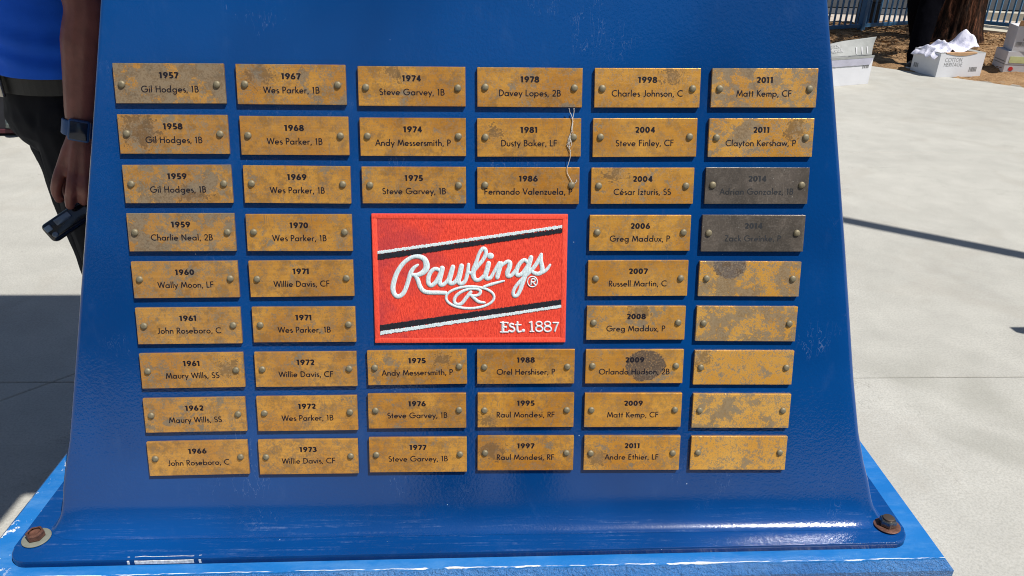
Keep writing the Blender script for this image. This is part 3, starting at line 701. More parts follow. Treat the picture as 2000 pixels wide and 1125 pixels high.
# (year, line, patina, pale (painted sky glare), stain (x, y, radius) in mm or None, label)
ORD = ['first', 'second', 'third', 'fourth', 'fifth', 'sixth', 'seventh', 'eighth', 'ninth']
COLN = ['far left column', 'second column from the left', 'third column from the left', 'fourth column from the left', 'second column from the right', 'far right column']
TX = {
 (0, 0): ('1957', 'Gil Hodges, 1B', .80, .5, None, 'brass plaque dated 1957, mostly grey with tarnish, top left corner'),
 (0, 1): ('1958', 'Gil Hodges, 1B', .38, .5, (-46, 4, 23), 'brass plaque dated 1958 with a grey stain over its left rivet'),
 (0, 2): ('1959', 'Gil Hodges, 1B', .50, .5, (18, -12, 15), 'upper of the two brass plaques dated 1959, with grey patches'),
 (0, 3): ('1959', 'Charlie Neal, 2B', .62, .55, None, 'lower of the two brass plaques dated 1959, dull and grainy'),
 (0, 4): ('1960', 'Wally Moon, LF', .38, .5, None, 'brass plaque dated 1960, finely tarnished around its left rivet'),
 (0, 5): ('1961', 'John Roseboro, C', .34, .5, None, 'upper of the two brass plaques dated 1961, orange with light mottling'),
 (0, 6): ('1961', 'Maury Wills, SS', .36, .35, (50, 2, 10), 'lower of the two brass plaques dated 1961, grey beside its right rivet'),
 (0, 7): ('1962', 'Maury Wills, SS', .34, .5, None, 'brass plaque dated 1962 with a grey upper right corner'),
 (0, 8): ('1966', 'John Roseboro, C', .12, .4, None, 'brass plaque dated 1966, bottom left corner, fairly clean'),
 (1, 0): ('1967', 'Wes Parker, 1B', .44, .25, (-44, 12, 14), 'brass plaque dated 1967, mottled grey around both rivets'),
 (1, 1): ('1968', 'Wes Parker, 1B', .08, .3, None, 'clean golden brass plaque dated 1968'),
 (1, 2): ('1969', 'Wes Parker, 1B', .22, .2, None, 'brass plaque dated 1969 with small scratches beside the year'),
 (1, 3): ('1970', 'Wes Parker, 1B', .30, .2, None, 'brass plaque dated 1970, scribbled with tarnish at its left'),
 (1, 4): ('1971', 'Willie Davis, CF', .12, .2, None, 'upper of the two brass plaques dated 1971, smooth and plain'),
 (1, 5): ('1971', 'Wes Parker, 1B', .26, .25, None, 'lower of the two brass plaques dated 1971'),
 (1, 6): ('1972', 'Willie Davis, CF', .20, .3, None, 'upper of the two brass plaques dated 1972'),
 (1, 7): ('1972', 'Wes Parker, 1B', .24, .2, None, 'lower of the two brass plaques dated 1972, speckled with pits'),
 (1, 8): ('1973', 'Willie Davis, CF', .22, .3, None, 'brass plaque dated 1973, bottom of the second column from the left'),
 (2, 0): ('1974', 'Steve Garvey, 1B', .22, .15, (-26, 18, 9), 'upper of the two brass plaques dated 1974, with fine scratches'),
 (2, 1): ('1974', 'Andy Messersmith, P', .14, .15, None, 'lower of the two brass plaques dated 1974, with one long vertical scratch'),
 (2, 2): ('1975', 'Steve Garvey, 1B', .22, .2, None, 'brass plaque dated 1975 just above the red embroidered patch'),
 (2, 6): ('1975', 'Andy Messersmith, P', .28, .1, (34, 12, 9), 'brass plaque dated 1975 just below the red embroidered patch'),
 (2, 7): ('1976', 'Steve Garvey, 1B', .22, .15, None, 'brass plaque dated 1976 with a grey lower left corner'),
 (2, 8): ('1977', 'Steve Garvey, 1B', .16, .15, None, 'brass plaque dated 1977 in the bottom row'),
 (3, 0): ('1978', 'Davey Lopes, 2B', .28, .15, None, 'brass plaque dated 1978 with a thread hanging from its lower edge'),
 (3, 1): ('1981', 'Dusty Baker, LF', .14, .1, (-48, 4, 8), 'brass plaque dated 1981 crossed by the hanging white thread'),
 (3, 2): ('1986', 'Fernando Valenzuela, P', .14, .1, None, 'brass plaque dated 1986, its long lettering touching both rivets'),
 (3, 6): ('1988', 'Orel Hershiser, P', .20, .1, None, 'brass plaque dated 1988 below the right half of the red patch'),
 (3, 7): ('1995', 'Raul Mondesi, RF', .14, .0, (-52, -16, 10), 'brass plaque dated 1995 with a grey spot under its left rivet'),
 (3, 8): ('1997', 'Raul Mondesi, RF', .22, .0, (-52, 6, 15), 'brass plaque dated 1997, its left end grey'),
 (4, 0): ('1998', 'Charles Johnson, C', .26, .1, (34, 15, 9), 'brass plaque dated 1998 with a grey smudge right of the year'),
 (4, 1): ('2004', 'Steve Finley, CF', .10, .05, None, 'upper of the two brass plaques dated 2004, clean and bright'),
 (4, 2): ('2004', 'César Izturis, SS', .26, .05, (-38, 18, 12), 'lower of the two brass plaques dated 2004, grey at its upper left'),
 (4, 3): ('2006', 'Greg Maddux, P', .18, .0, None, 'brass plaque dated 2006 with a long scratch under its lettering'),
 (4, 4): ('2007', 'Russell Martin, C', .20, .1, None, 'brass plaque dated 2007 with an even sprinkling of tarnish'),
 (4, 5): ('2008', 'Greg Maddux, P', .24, .15, (4, 18, 12), 'brass plaque dated 2008 with tarnish above its year'),
 (4, 6): ('2009', 'Orlando Hudson, 2B', .16, .05, (16, 2, 30), 'brass plaque dated 2009 covered in the middle by a big dark round stain'),
 (4, 7): ('2009', 'Matt Kemp, CF', .04, .0, None, 'clean orange brass plaque dated 2009, below the stained one'),
 (4, 8): ('2011', 'Andre Ethier, LF', .24, .0, (-52, -8, 12), 'brass plaque dated 2011 in the bottom row, grey around its left rivet'),
 (5, 0): ('2011', 'Matt Kemp, CF', .62, .35, None, 'brass plaque dated 2011 in the top right corner, evenly grainy'),
 (5, 1): ('2011', 'Clayton Kershaw, P', .50, .05, (50, 12, 12), 'brass plaque dated 2011, second from the top of the far right column'),
 (5, 2): ('2014', 'Adrian Gonzalez, 1B', 0, 0, 'D', 'dark grey brown plaque with its faded lettering almost gone, dated 2014, the upper one'),
 (5, 3): ('2014', 'Zack Greinke, P', 0, 0, 'D', 'dark grey brown plaque dated 2014, the lower of the two dark ones'),
 (5, 4): (None, None, .66, .1, (-30, 20, 24), 'blank brass plaque with a dark oval stain at its top edge'),
 (5, 5): (None, None, .68, .2, None, 'blank brass plaque with large grey patches, directly below the stained blank one'),
 (5, 6): (None, None, .28, .25, (-66, 16, 13), 'blank brass plaque with grey flecks and a grey upper left corner'),
 (5, 7): (None, None, .46, .2, None, 'blank brass plaque grainy all over, second from the bottom of the far right column'),
 (5, 8): (None, None, .22, .25, None, 'blank brass plaque in the bottom right corner, lightly pitted'),
}
rb_ = bmesh.new()
lathe(rb_, [(.0049, 0), (.0049, .0004), (.0046, .0014), (.0038, .0024), (.0024, .0030), (.0, .0032)], 20)
rivet_me = bpy.data.meshes.new('rivet'); rb_.to_mesh(rivet_me); rb_.free(); rivet_me.materials.append(M_RIVET)
for p_ in rivet_me.polygons: p_.use_smooth = True
for (c, r, u, v, W, H, ang) in PQ:
    yr, nm, pat, pale, st, lab = TX[c, r]
    u, v, W, H = u / 1000, v / 1000, W / 1000, H / 1000
    o3 = pan(u, v)
    ca, sa = math.cos(R(ang)), math.sin(R(ang))
    ax = EU * ca + EV * sa; ay = EV * ca - EU * sa
    mt = Matrix(((ax.x, ay.x, EW.x, o3.x), (ax.y, ay.y, EW.y, o3.y), (ax.z, ay.z, EW.z, o3.z), (0, 0, 0, 1)))
    e = empty('plaque', mt); tag(e, lab, 'plaque', 'engraved brass plaques riveted to the blue pedestal')
    b = bmesh.new(); box(b, -W / 2, W / 2, -H / 2, H / 2, .0002, TH, .0005, 2)
    for vv in b.verts:      # small dents along the arris
        if vv.co.z > TH - .001: vv.co.z += random.uniform(-.00006, .00006)
    pl = obj('plate', b, M_PLAQUE, e)
    pl['gold'] = 1.0 if c == 5 and r >= 4 else (.45 if c == 5 and r < 2 else (.2 if c == 4 else 0.0)); pl['seed'] = float(c * 9 + r) * .37 + .11; pl['patina'] = float(pat); pl['pale'] = float(pale); pl['dark'] = 1.0 if st == 'D' else 0.0  # gold carries the painted sun glint
    if isinstance(st, tuple): pl['stain'] = [st[0] / 1000, st[1] / 1000, 0.0]; pl['stain_size'] = st[2] / 1000; pl['stain_tone'] = 1.0 if (c, r) in ((4, 6), (5, 4)) else 0.0
    else: pl['stain'] = [0.0, 0.0, 0.0]; pl['stain_size'] = -.05; pl['stain_tone'] = 0.0
    rx = W / 2 - .0105; ry = random.uniform(-.0008, .0008)
    for sx in (-1, 1):
        rv = bpy.data.objects.new('rivet', rivet_me); COL.objects.link(rv); rv.parent = e
        rv.matrix_local = Matrix.Translation((sx * rx + random.uniform(-.0006, .0006), ry + (.0005 if r else -.001), TH + .0001)) @ Matrix.Rotation(random.uniform(0, 6), 4, 'Z')
    if yr:
        mtx_ = M_TEXT_WORN if st == 'D' else M_TEXT
        b = bmesh.new(); text_mesh(b, yr, .0080, 0, H / 2 - .0195, GB, .118, .06, 1.28, TH + .00012)
        obj('year_lettering', b, mtx_, e)
        b = bmesh.new()
        adv = sum(G[q][1] + .075 for q in nm)
        text_mesh(b, nm, .0086, 0, H / 2 - .0378, G, .074, .085, 1.10, TH + .00012)
        obj('name_lettering', b, mtx_, e)

# ------------------------------------------------------------------ embroidered patch
def homog(src, dst):
    import numpy as np
    A = []
    for (x, y), (X, Y) in zip(src, dst):
        A.append([x, y, 1, 0, 0, 0, -X * x, -X * y, -X]); A.append([0, 0, 0, x, y, 1, -Y * x, -Y * y, -Y])
    _, _, Vh = np.linalg.svd(np.array(A, float)); return Vh[-1].reshape(3, 3)
PW, PH = .2772, .1880
Hm = homog([(726.5, 416.8), (1109.8, 418.8), (1102.6, 669.3), (732.7, 669.3)], [(-PW / 2, PH / 2), (PW / 2, PH / 2), (PW / 2, -PH / 2), (-PW / 2, -PH / 2)])
def pp(x, y):
    q = Hm @ [x, y, 1]; return Vector((q[0] / q[2], q[1] / q[2]))
def zA(pts): return [pp(750 + x / 7.5, 470 + y / 7.5) for x, y in pts]
def zB(pts): return [pp(900 + x / 7.5, 470 + y / 7.5) for x, y in pts]
def zC(pts): return [pp(960 + x / 12.5, 590 + y / 12.5) for x, y in pts]
def z3(pts): return [pp(700 + x / 3.88, 400 + y / 3.88) for x, y in pts]
po = pan(-.0018, -.0008)
patch = empty('embroidered_patch', Matrix(((1, 0, 0, po.x), (0, EV.y, EW.y, po.y), (0, EV.z, EW.z, po.z), (0, 0, 0, 1))))
tag(patch, 'red embroidered patch with white script lettering and black and white stripes', 'patch')
def thread_mat(name, c, c2, ang=0, dirt=None):
    n = N(name); o = n.coord('Object', scale=(1, 1, 1), rot=(0, 0, ang))
    st = n.noise(n.coord('Object', scale=(620, 150, 1), rot=(0, 0, ang)), 1, 2, .6); st2 = n.noise(n.coord('Object'), 900, 2, .6)
    v = n.math('ADD', n.math('MULTIPLY', st, .7), n.math('MULTIPLY', st2, .3))
    col = n.mix(n.step(v, .36, .62), c2, c)
    if dirt:
        d = n.noise(n.coord('Object'), 14, 4, .6); x = n.sep(n.coord('Object'))[0]
        dm = n.math('MULTIPLY', n.step(n.math('ADD', d, n.math('MULTIPLY', x, -1.6)), .52, .78), .55)
        col = n.mix(dm, col, dirt)
    n.set(color=col, rough=.6, spec=.3, sheen=.1, normal=n.bump(v, .9, .0012)); return n.m
M_RED = thread_mat('red stitching', (.84, .072, .036), (.58, .034, .018), .03, (.30, .03, .05))
M_REDB = thread_mat('red border', (.88, .085, .045), (.72, .055, .03), 0)
M_WHT = thread_mat('white stitching', (.68, .79, .81), (.50, .62, .67), 0)
M_WHT2 = thread_mat('white lettering', (.74, .76, .77), (.55, .58, .62), .2)
M_BLK = thread_mat('black stitching', (.010, .013, .022), (.004, .006, .012), 0)
b = bmesh.new(); box(b, -PW / 2 + .002, PW / 2 - .002, -PH / 2 + .002, PH / 2 - .002, .0004, .0026, .0004, 1)
obj('field', b, M_RED, patch)
b = bmesh.new(); bw = .0078
for x0, x1, y0, y1 in ((-PW / 2, PW / 2, PH / 2 - bw, PH / 2), (-PW / 2, PW / 2, -PH / 2, -PH / 2 + bw)):
    box(b, x0, x1, y0, y1, .0004, .0033, .0012, 3)
for x0, x1 in ((-PW / 2, -PW / 2 + bw), (PW / 2 - bw, PW / 2)):
    box(b, x0, x1, -PH / 2 + .0005, PH / 2 - .0005, .0004, .0032, .0012, 3)
smooth(obj('border', b, M_REDB, patch))
def stripe(name, a, c, d, e_, mat, z):
    """zigzag edged band from left (a top, d bottom) to right (c top, e_ bottom)"""
    a, c, d, e_ = z3([a, c, d, e_]); b = bmesh.new(); n = 260; prev = None
    for k in range(n + 1):
        t = k / n; top = a.lerp(c, t); bot = d.lerp(e_, t)
        top = top + Vector((0, random.uniform(-.0006, .0009))); bot = bot + Vector((0, random.uniform(-.0009, .0006)))
        q = [b.verts.new((top.x, top.y, .0022)), b.verts.new((top.x, top.y - .0006, z)), b.verts.new((bot.x, bot.y + .0006, z)), b.verts.new((bot.x, bot.y, .0022))]
        if prev:
            for m_ in range(3): b.faces.new((prev[m_], prev[m_ + 1], q[m_ + 1], q[m_]))
        prev = q
    bmesh.ops.recalc_face_normals(b, faces=b.faces[:])
    o = obj(name, b, mat, patch)
    return o
stripe('stripe', (150, 350), (1545, 157), (150, 374), (1545, 180), M_WHT, .0036)['label'] = 'upper white stripe'
stripe('stripe', (150, 376), (1545, 184), (150, 417), (1545, 216), M_BLK, .0034)['label'] = 'upper black stripe'
stripe('stripe', (165, 908), (1533, 718), (165, 954), (1533, 759), M_BLK, .0034)['label'] = 'lower black stripe'
stripe('stripe', (168, 955), (1533, 760), (168, 984), (1533, 783), M_WHT, .0036)['label'] = 'lower white stripe'
PXM = PW / 380.                                           # metres per photo pixel on the patch
def cord(b, pts, wz, zoom=7.5, z=.0028, m=5):
    P = spline([Vector((p.x, p.y, z)) for p in pts], m)
    rad = [w_ * 1.1 / zoom * PXM / 2 for w_ in (wz if isinstance(wz, list) else [wz] * len(pts))]
    rr = []
    for i in range(len(pts) - 1):
        for k in range(m): rr.append(rad[i] + (rad[i + 1] - rad[i]) * k / m)
    rr.append(rad[-1])
    # soft round ends
    for t in (P[0], P[-1]):
        bmesh.ops.create_uvsphere(b, u_segments=10, v_segments=6, radius=1, matrix=Matrix.Translation(t) @ Matrix.Diagonal((rr[0] if t is P[0] else rr[-1], rr[0] if t is P[0] else rr[-1], .0012, 1)))
    k = len(P)
    rings = []
    for i, p in enumerate(P):
        t = (P[min(i + 1, k - 1)] - P[max(i - 1, 0)]).normalized(); s = Vector((-t.y, t.x, 0))
        rings.append([b.verts.new(p + s * rr[i] * math.cos(R(a_)) + Vector((0, 0, .0013 * math.sin(R(a_))))) for a_ in (0, 30, 60, 90, 120, 150, 180)])
    for a, c in zip(rings, rings[1:]):
        for j in range(6): b.faces.new((a[j], a[j + 1], c[j + 1], c[j]))
def letter(name, lst, mat=M_WHT, lab=None):
    b = bmesh.new()
    for k, (pts, wz, zm) in enumerate(lst): cord(b, pts, wz, zm, .0027 + .00004 * (k % 5))
    bmesh.ops.recalc_face_normals(b, faces=b.faces[:])
    o = smooth(obj(name, b, mat, patch))
    if lab: o['label'] = lab
letter('script_letter', [(zA([(500, 355), (440, 400), (395, 470), (365, 570), (330, 680), (285, 770), (220, 815), (165, 790), (135, 710), (150, 600), (200, 460), (290, 330), (400, 250), (500, 230), (590, 265), (625, 340), (620, 410), (575, 465), (500, 500), (425, 500)]),
      [34, 50, 60, 58, 58, 60, 60, 62, 68, 68, 62, 58, 52, 58, 72, 84, 84, 74, 60, 50], 7.5),
     (zA([(460, 500), (500, 580), (530, 670), (580, 735), (660, 758), (780, 760), (900, 765)]), [56, 60, 62, 60, 58, 56, 56], 7.5)], lab='letter R with a long tail')
letter('script_letter', [(zA([(810, 430), (750, 412), (685, 465), (652, 550), (655, 625), (700, 655), (765, 600), (815, 510), (855, 405)]), [50, 52, 56, 62, 62, 58, 56, 56, 60], 7.5),
     (zA([(855, 405), (832, 500), (812, 600), (845, 650), (905, 615), (965, 530), (1015, 395)]), [72, 72, 70, 58, 50, 46, 56], 7.5)], lab='letter a')
letter('script_letter', [(zA([(1012, 385), (978, 500), (955, 595), (1000, 628), (1065, 580), (1112, 480), (1138, 370)]), [62, 70, 70, 58, 56, 62, 62], 7.5),
     (zA([(1138, 370), (1110, 500), (1092, 595), (1132, 632), (1190, 590), (1222, 480), (1240, 350)]), [66, 70, 66, 56, 52, 52, 46], 7.5),
     (zB([(110, 465), (150, 475), (190, 440)]), [40, 46, 46], 7.5)], lab='letter w')
letter('script_letter', [(zB([(180, 455), (250, 375), (325, 285), (368, 190), (358, 130), (320, 122), (272, 190), (230, 310), (192, 420), (182, 510), (212, 570), (270, 575), (335, 520)]), [56, 52, 52, 54, 56, 52, 46, 50, 66, 66, 56, 50, 50], 7.5)], lab='letter l')
letter('script_letter', [(zB([(408, 335), (385, 430), (362, 510), (382, 556), (435, 545), (480, 470), (530, 380), (565, 330)]), [66, 68, 70, 58, 52, 44, 44, 50], 7.5), (zB([(430, 224), (440, 226)]), [86, 86], 7.5)], lab='letter i')
letter('script_letter', [(zB([(592, 335), (562, 430), (532, 540)]), [56, 64, 62], 7.5), (zB([(570, 400), (625, 345), (680, 310), (718, 325), (712, 390), (682, 470), (690, 522), (740, 512), (800, 440)]), [40, 44, 50, 62, 66, 66, 56, 52, 48], 7.5)], lab='letter n')
letter('script_letter', [(zB([(985, 330), (935, 288), (875, 325), (828, 400), (810, 480), (845, 512), (905, 475), (965, 390)]), [48, 52, 56, 60, 62, 56, 52, 50], 7.5),
     (zB([(1028, 250), (990, 370), (945, 490), (905, 610), (868, 720), (820, 805), (772, 805), (768, 740), (815, 655), (905, 560), (990, 480)]), [62, 72, 72, 62, 56, 50, 50, 48, 46, 48, 52], 7.5)], lab='letter g')
letter('script_letter', [(zB([(990, 480), (1080, 380), (1140, 285), (1178, 205)]), [50, 54, 56, 40], 7.5), (zB([(1178, 205), (1172, 300), (1190, 400), (1180, 465), (1125, 490), (1060, 470), (1035, 430)]), [44, 56, 64, 62, 58, 52, 42], 7.5),
     (zB([(1190, 470), (1255, 430), (1305, 360)]), [54, 44, 34], 7.5)], lab='letter s')
cx, cy = 918, 581
letter('oval_emblem', [([pp(cx + 46.8 * math.cos(R(a)), cy + 21.2 * math.sin(R(a)) - .012 * 46.8 * math.cos(R(a))) for a in range(0, 361, 15)], 36, 7.5),
     (zB([(330, 680), (450, 640), (630, 592)]), [34, 44, 26], 7.5)], lab='oval ring with a short swash')
letter('emblem_letter', [(zA([(1270, 755), (1205, 835), (1140, 915), (1075, 935), (1030, 895), (1045, 825), (1110, 765), (1200, 722), (1290, 705), (1380, 715), (1412, 745), (1390, 790), (1325, 808), (1265, 800)]),
      [46, 50, 50, 46, 46, 44, 42, 38, 36, 38, 44, 42, 36, 34], 7.5), (zA([(1275, 800), (1335, 860), (1390, 898), (1470, 908)]), [44, 46, 44, 30], 7.5)], lab='small letter R inside the oval')
letter('registered_mark', [([zB([(1045 + 72 * math.cos(R(a)), 605 + 76 * math.sin(R(a)))])[0] for a in range(0, 361, 24)], 17, 7.5),
     (zB([(1022, 648), (1032, 575), (1065, 562), (1085, 585), (1070, 608), (1038, 610)]), 20, 7.5), (zB([(1050, 610), (1085, 652)]), 20, 7.5)], M_WHT2)
def L3(name, lst):
    b = bmesh.new()
    for k, (pts, wz) in enumerate(lst): cord(b, zC(pts), [q_ * 1.25 for q_ in wz] if isinstance(wz, list) else wz * 1.25, 12.5, .0026 + .00004 * (k % 5), 4)
    bmesh.ops.recalc_face_normals(b, faces=b.faces[:]); smooth(obj(name, b, M_WHT2, patch))
def ell(x, y, rx, ry): return [(x + rx * math.cos(R(a)), y + ry * math.sin(R(a))) for a in range(0, 361, 20)]
L3('date_lettering', [([(268, 505), (262, 730)], 55), ([(210, 500), (390, 503)], 26), ([(385, 503), (382, 535)], 24), ([(270, 610), (345, 612)], 30), ([(352, 595), (350, 632)], 20), ([(205, 732), (395, 735)], 28), ([(398, 735), (402, 700)], 24),
     ([(520, 548), (470, 530), (430, 560), (452, 600), (520, 630), (545, 680), (505, 722), (455, 718), (428, 700)], 38), ([(622, 495), (612, 600), (622, 700), (655, 728), (705, 718)], [40, 44, 44, 40, 28]), ([(572, 558), (705, 558)], 26), ([(758, 700), (764, 700)], 66),
     ([(910, 502), (955, 490)], 26), ([(960, 485), (968, 715)], 38), ([(925, 722), (1015, 722)], 26),
     (ell(1145, 535, 68, 52), 30), (ell(1145, 660, 82, 62), 32), (ell(1350, 535, 70, 52), 30), (ell(1355, 662, 84, 62), 32),
     ([(1490, 508), (1615, 508)], 30), ([(1612, 508), (1560, 620), (1530, 712)], [28, 34, 36])])

# ------------------------------------------------------------------ frayed thread
M_THR = simple('frayed white thread', (.52, .50, .46), .8, var=.2)
def P2(x, y, off=.0012, base=TH):
    """a point just above the plaques' front plane at photo position x, y (zoom of the thread)"""
    d = ray_at(x, y, 1.0) - Vector((0, 0, CAMZ)); o = Vector((0, 0, CAMZ)); n = EW; p0 = pan(0, 0, base + off)
    return o + d * ((p0 - o).dot(n) / d.dot(n))
b = bmesh.new()
def T(x, y): return (900 + x / 3.515, 100 + y / 3.515)
for pts, r0 in (
  ([(742, 392), (748, 415), (765, 455), (768, 500), (762, 545), (748, 580), (752, 620), (735, 632), (728, 645), (748, 680), (752, 720), (735, 780), (728, 825), (745, 865), (765, 905)], .00048),
  ([(778, 392), (775, 430), (768, 470), (765, 520), (755, 560), (745, 600), (742, 650), (755, 690)], .00055),
  ([(765, 905), (785, 905), (795, 882)], .0005), ([(748, 580), (735, 620), (748, 660), (758, 640), (750, 600)], .0004),
  ([(772, 480), (758, 530), (770, 560), (750, 590), (762, 625)], .0004)):
    q = spline([P2(*T(x, y), .0010 + .0012 * random.random()) for x, y in pts], 4)
    q = [p + Vector((random.uniform(-.0003, .0003), random.uniform(-.0004, 0), random.uniform(-.0002, .0002))) for p in q]
    tube(b, q, r0, 5)
tag(smooth(obj('frayed_thread', b, M_THR)), 'frayed white thread hanging down across two plaques right of the centre', 'thread')

# ------------------------------------------------------------------ people
def skin_remesh(name, bm, mat, parent, voxel, sm=3, disp=None):
    o = obj(name, bm, mat, parent)
    m = o.modifiers.new('r', 'REMESH'); m.mode = 'VOXEL'; m.voxel_size = voxel; m.use_smooth_shade = True
    s = o.modifiers.new('s', 'SMOOTH'); s.iterations = sm; s.factor = .5
    dg_ = bpy.context.evaluated_depsgraph_get(); me = bpy.data.meshes.new_from_object(o.evaluated_get(dg_))
    o.modifiers.clear(); old = o.data; o.data = me; bpy.data.meshes.remove(old)
    if not me.materials: me.materials.append(mat)
    if disp:
        me.update(); nn = [v.normal.copy() for v in me.vertices]
        for v, q in zip(me.vertices, nn): v.co += q * disp(v.co)
    for p in me.polygons: p.use_smooth = True
    me.update(); return o
def limb(bm, pts, rads, n=14, sub=4):
    P = spline(pts, sub); rr = []
    for i in range(len(pts) - 1):
        for k in range(sub): rr.append(rads[i] + (rads[i + 1] - rads[i]) * k / sub)
    rr.append(rads[-1]); tube(bm, P, rr, n)
    for p, r0 in ((P[0], rr[0]), (P[-1], rr[-1])):
        bmesh.ops.create_uvsphere(bm, u_segments=12, v_segments=8, radius=r0 * .99, matrix=Matrix.Translation(p))
def ball(bm, c, rx, ry, rz, rot=0):
    bmesh.ops.create_uvsphere(bm, u_segments=18, v_segments=12, radius=1, matrix=Matrix.Translation(c) @ Matrix.Rotation(rot, 4, 'Z') @ Matrix.Diagonal((rx, ry, rz, 1)))

def skin_mat(name, c):
    n = N(name); p = n.geo(); a = n.noise(p, 30, 4, .6); f = n.noise(p, 260, 3, .6)
    n.set(color=n.ramp(a, [(.3, tuple(x * .8 for x in c)), (.7, tuple(x * 1.2 for x in c))]), rough=.42, spec=.45, normal=n.bump(f, .25, .0012)); return n.m
def cloth_mat(name, c, rough=.85, k=.18):
    n = N(name); p = n.geo(); a = n.noise(p, 7, 4, .6); f = n.noise(p, 700, 2, .6)
    n.set(color=n.ramp(a, [(.3, tuple(x * (1 - k) for x in c)), (.7, tuple(x * (1 + k) for x in c))]), rough=rough, spec=.2, sheen=.03, normal=n.bump(f, .3, .001)); return n.m
M_SKIN = skin_mat('deep brown skin', (.23, .078, .058))
M_SHIRT = cloth_mat('royal blue polo', (.010, .13, .80), .75, .15)
M_TROUS = cloth_mat('black trousers', (.0042, .0048, .008), .85)
M_LEATH = simple('grey black leather', (.007, .007, .007), .5, var=.2, vscale=60, bumps=(300, .3, .001))
M_BUCK = simple('brushed buckle', (.42, .40, .36), .3, .9)
M_BAND = simple('blue watch strap', (.022, .085, .24), .5)
M_SHOE = simple('black shoe leather', (.012, .012, .013), .45)
M_SOLE = simple('white rubber sole', (.6, .6, .58), .6)
M_HAIR = simple('black hair', (.01, .008, .007), .6)
M_GBLK = simple('gloss black plastic', (.006, .007, .012), .14, spec=.7, var=.2)
M_GLASS = simple('lens glass', (.10, .14, .2), .06, spec=1)

def folds(sc, amp, seed=0, ax=(1, 1, 1)):
    def f(c):
        q = Vector((c.x * sc * ax[0], c.y * sc * ax[1], c.z * sc * ax[2] + seed))
        a = noise.noise(q); b_ = noise.noise(q * 2.3 + Vector((5, 1, 2)))
        return amp * ((1 - abs(a) * 2.4) * .7 + b_ * .4 - .3)
    return f

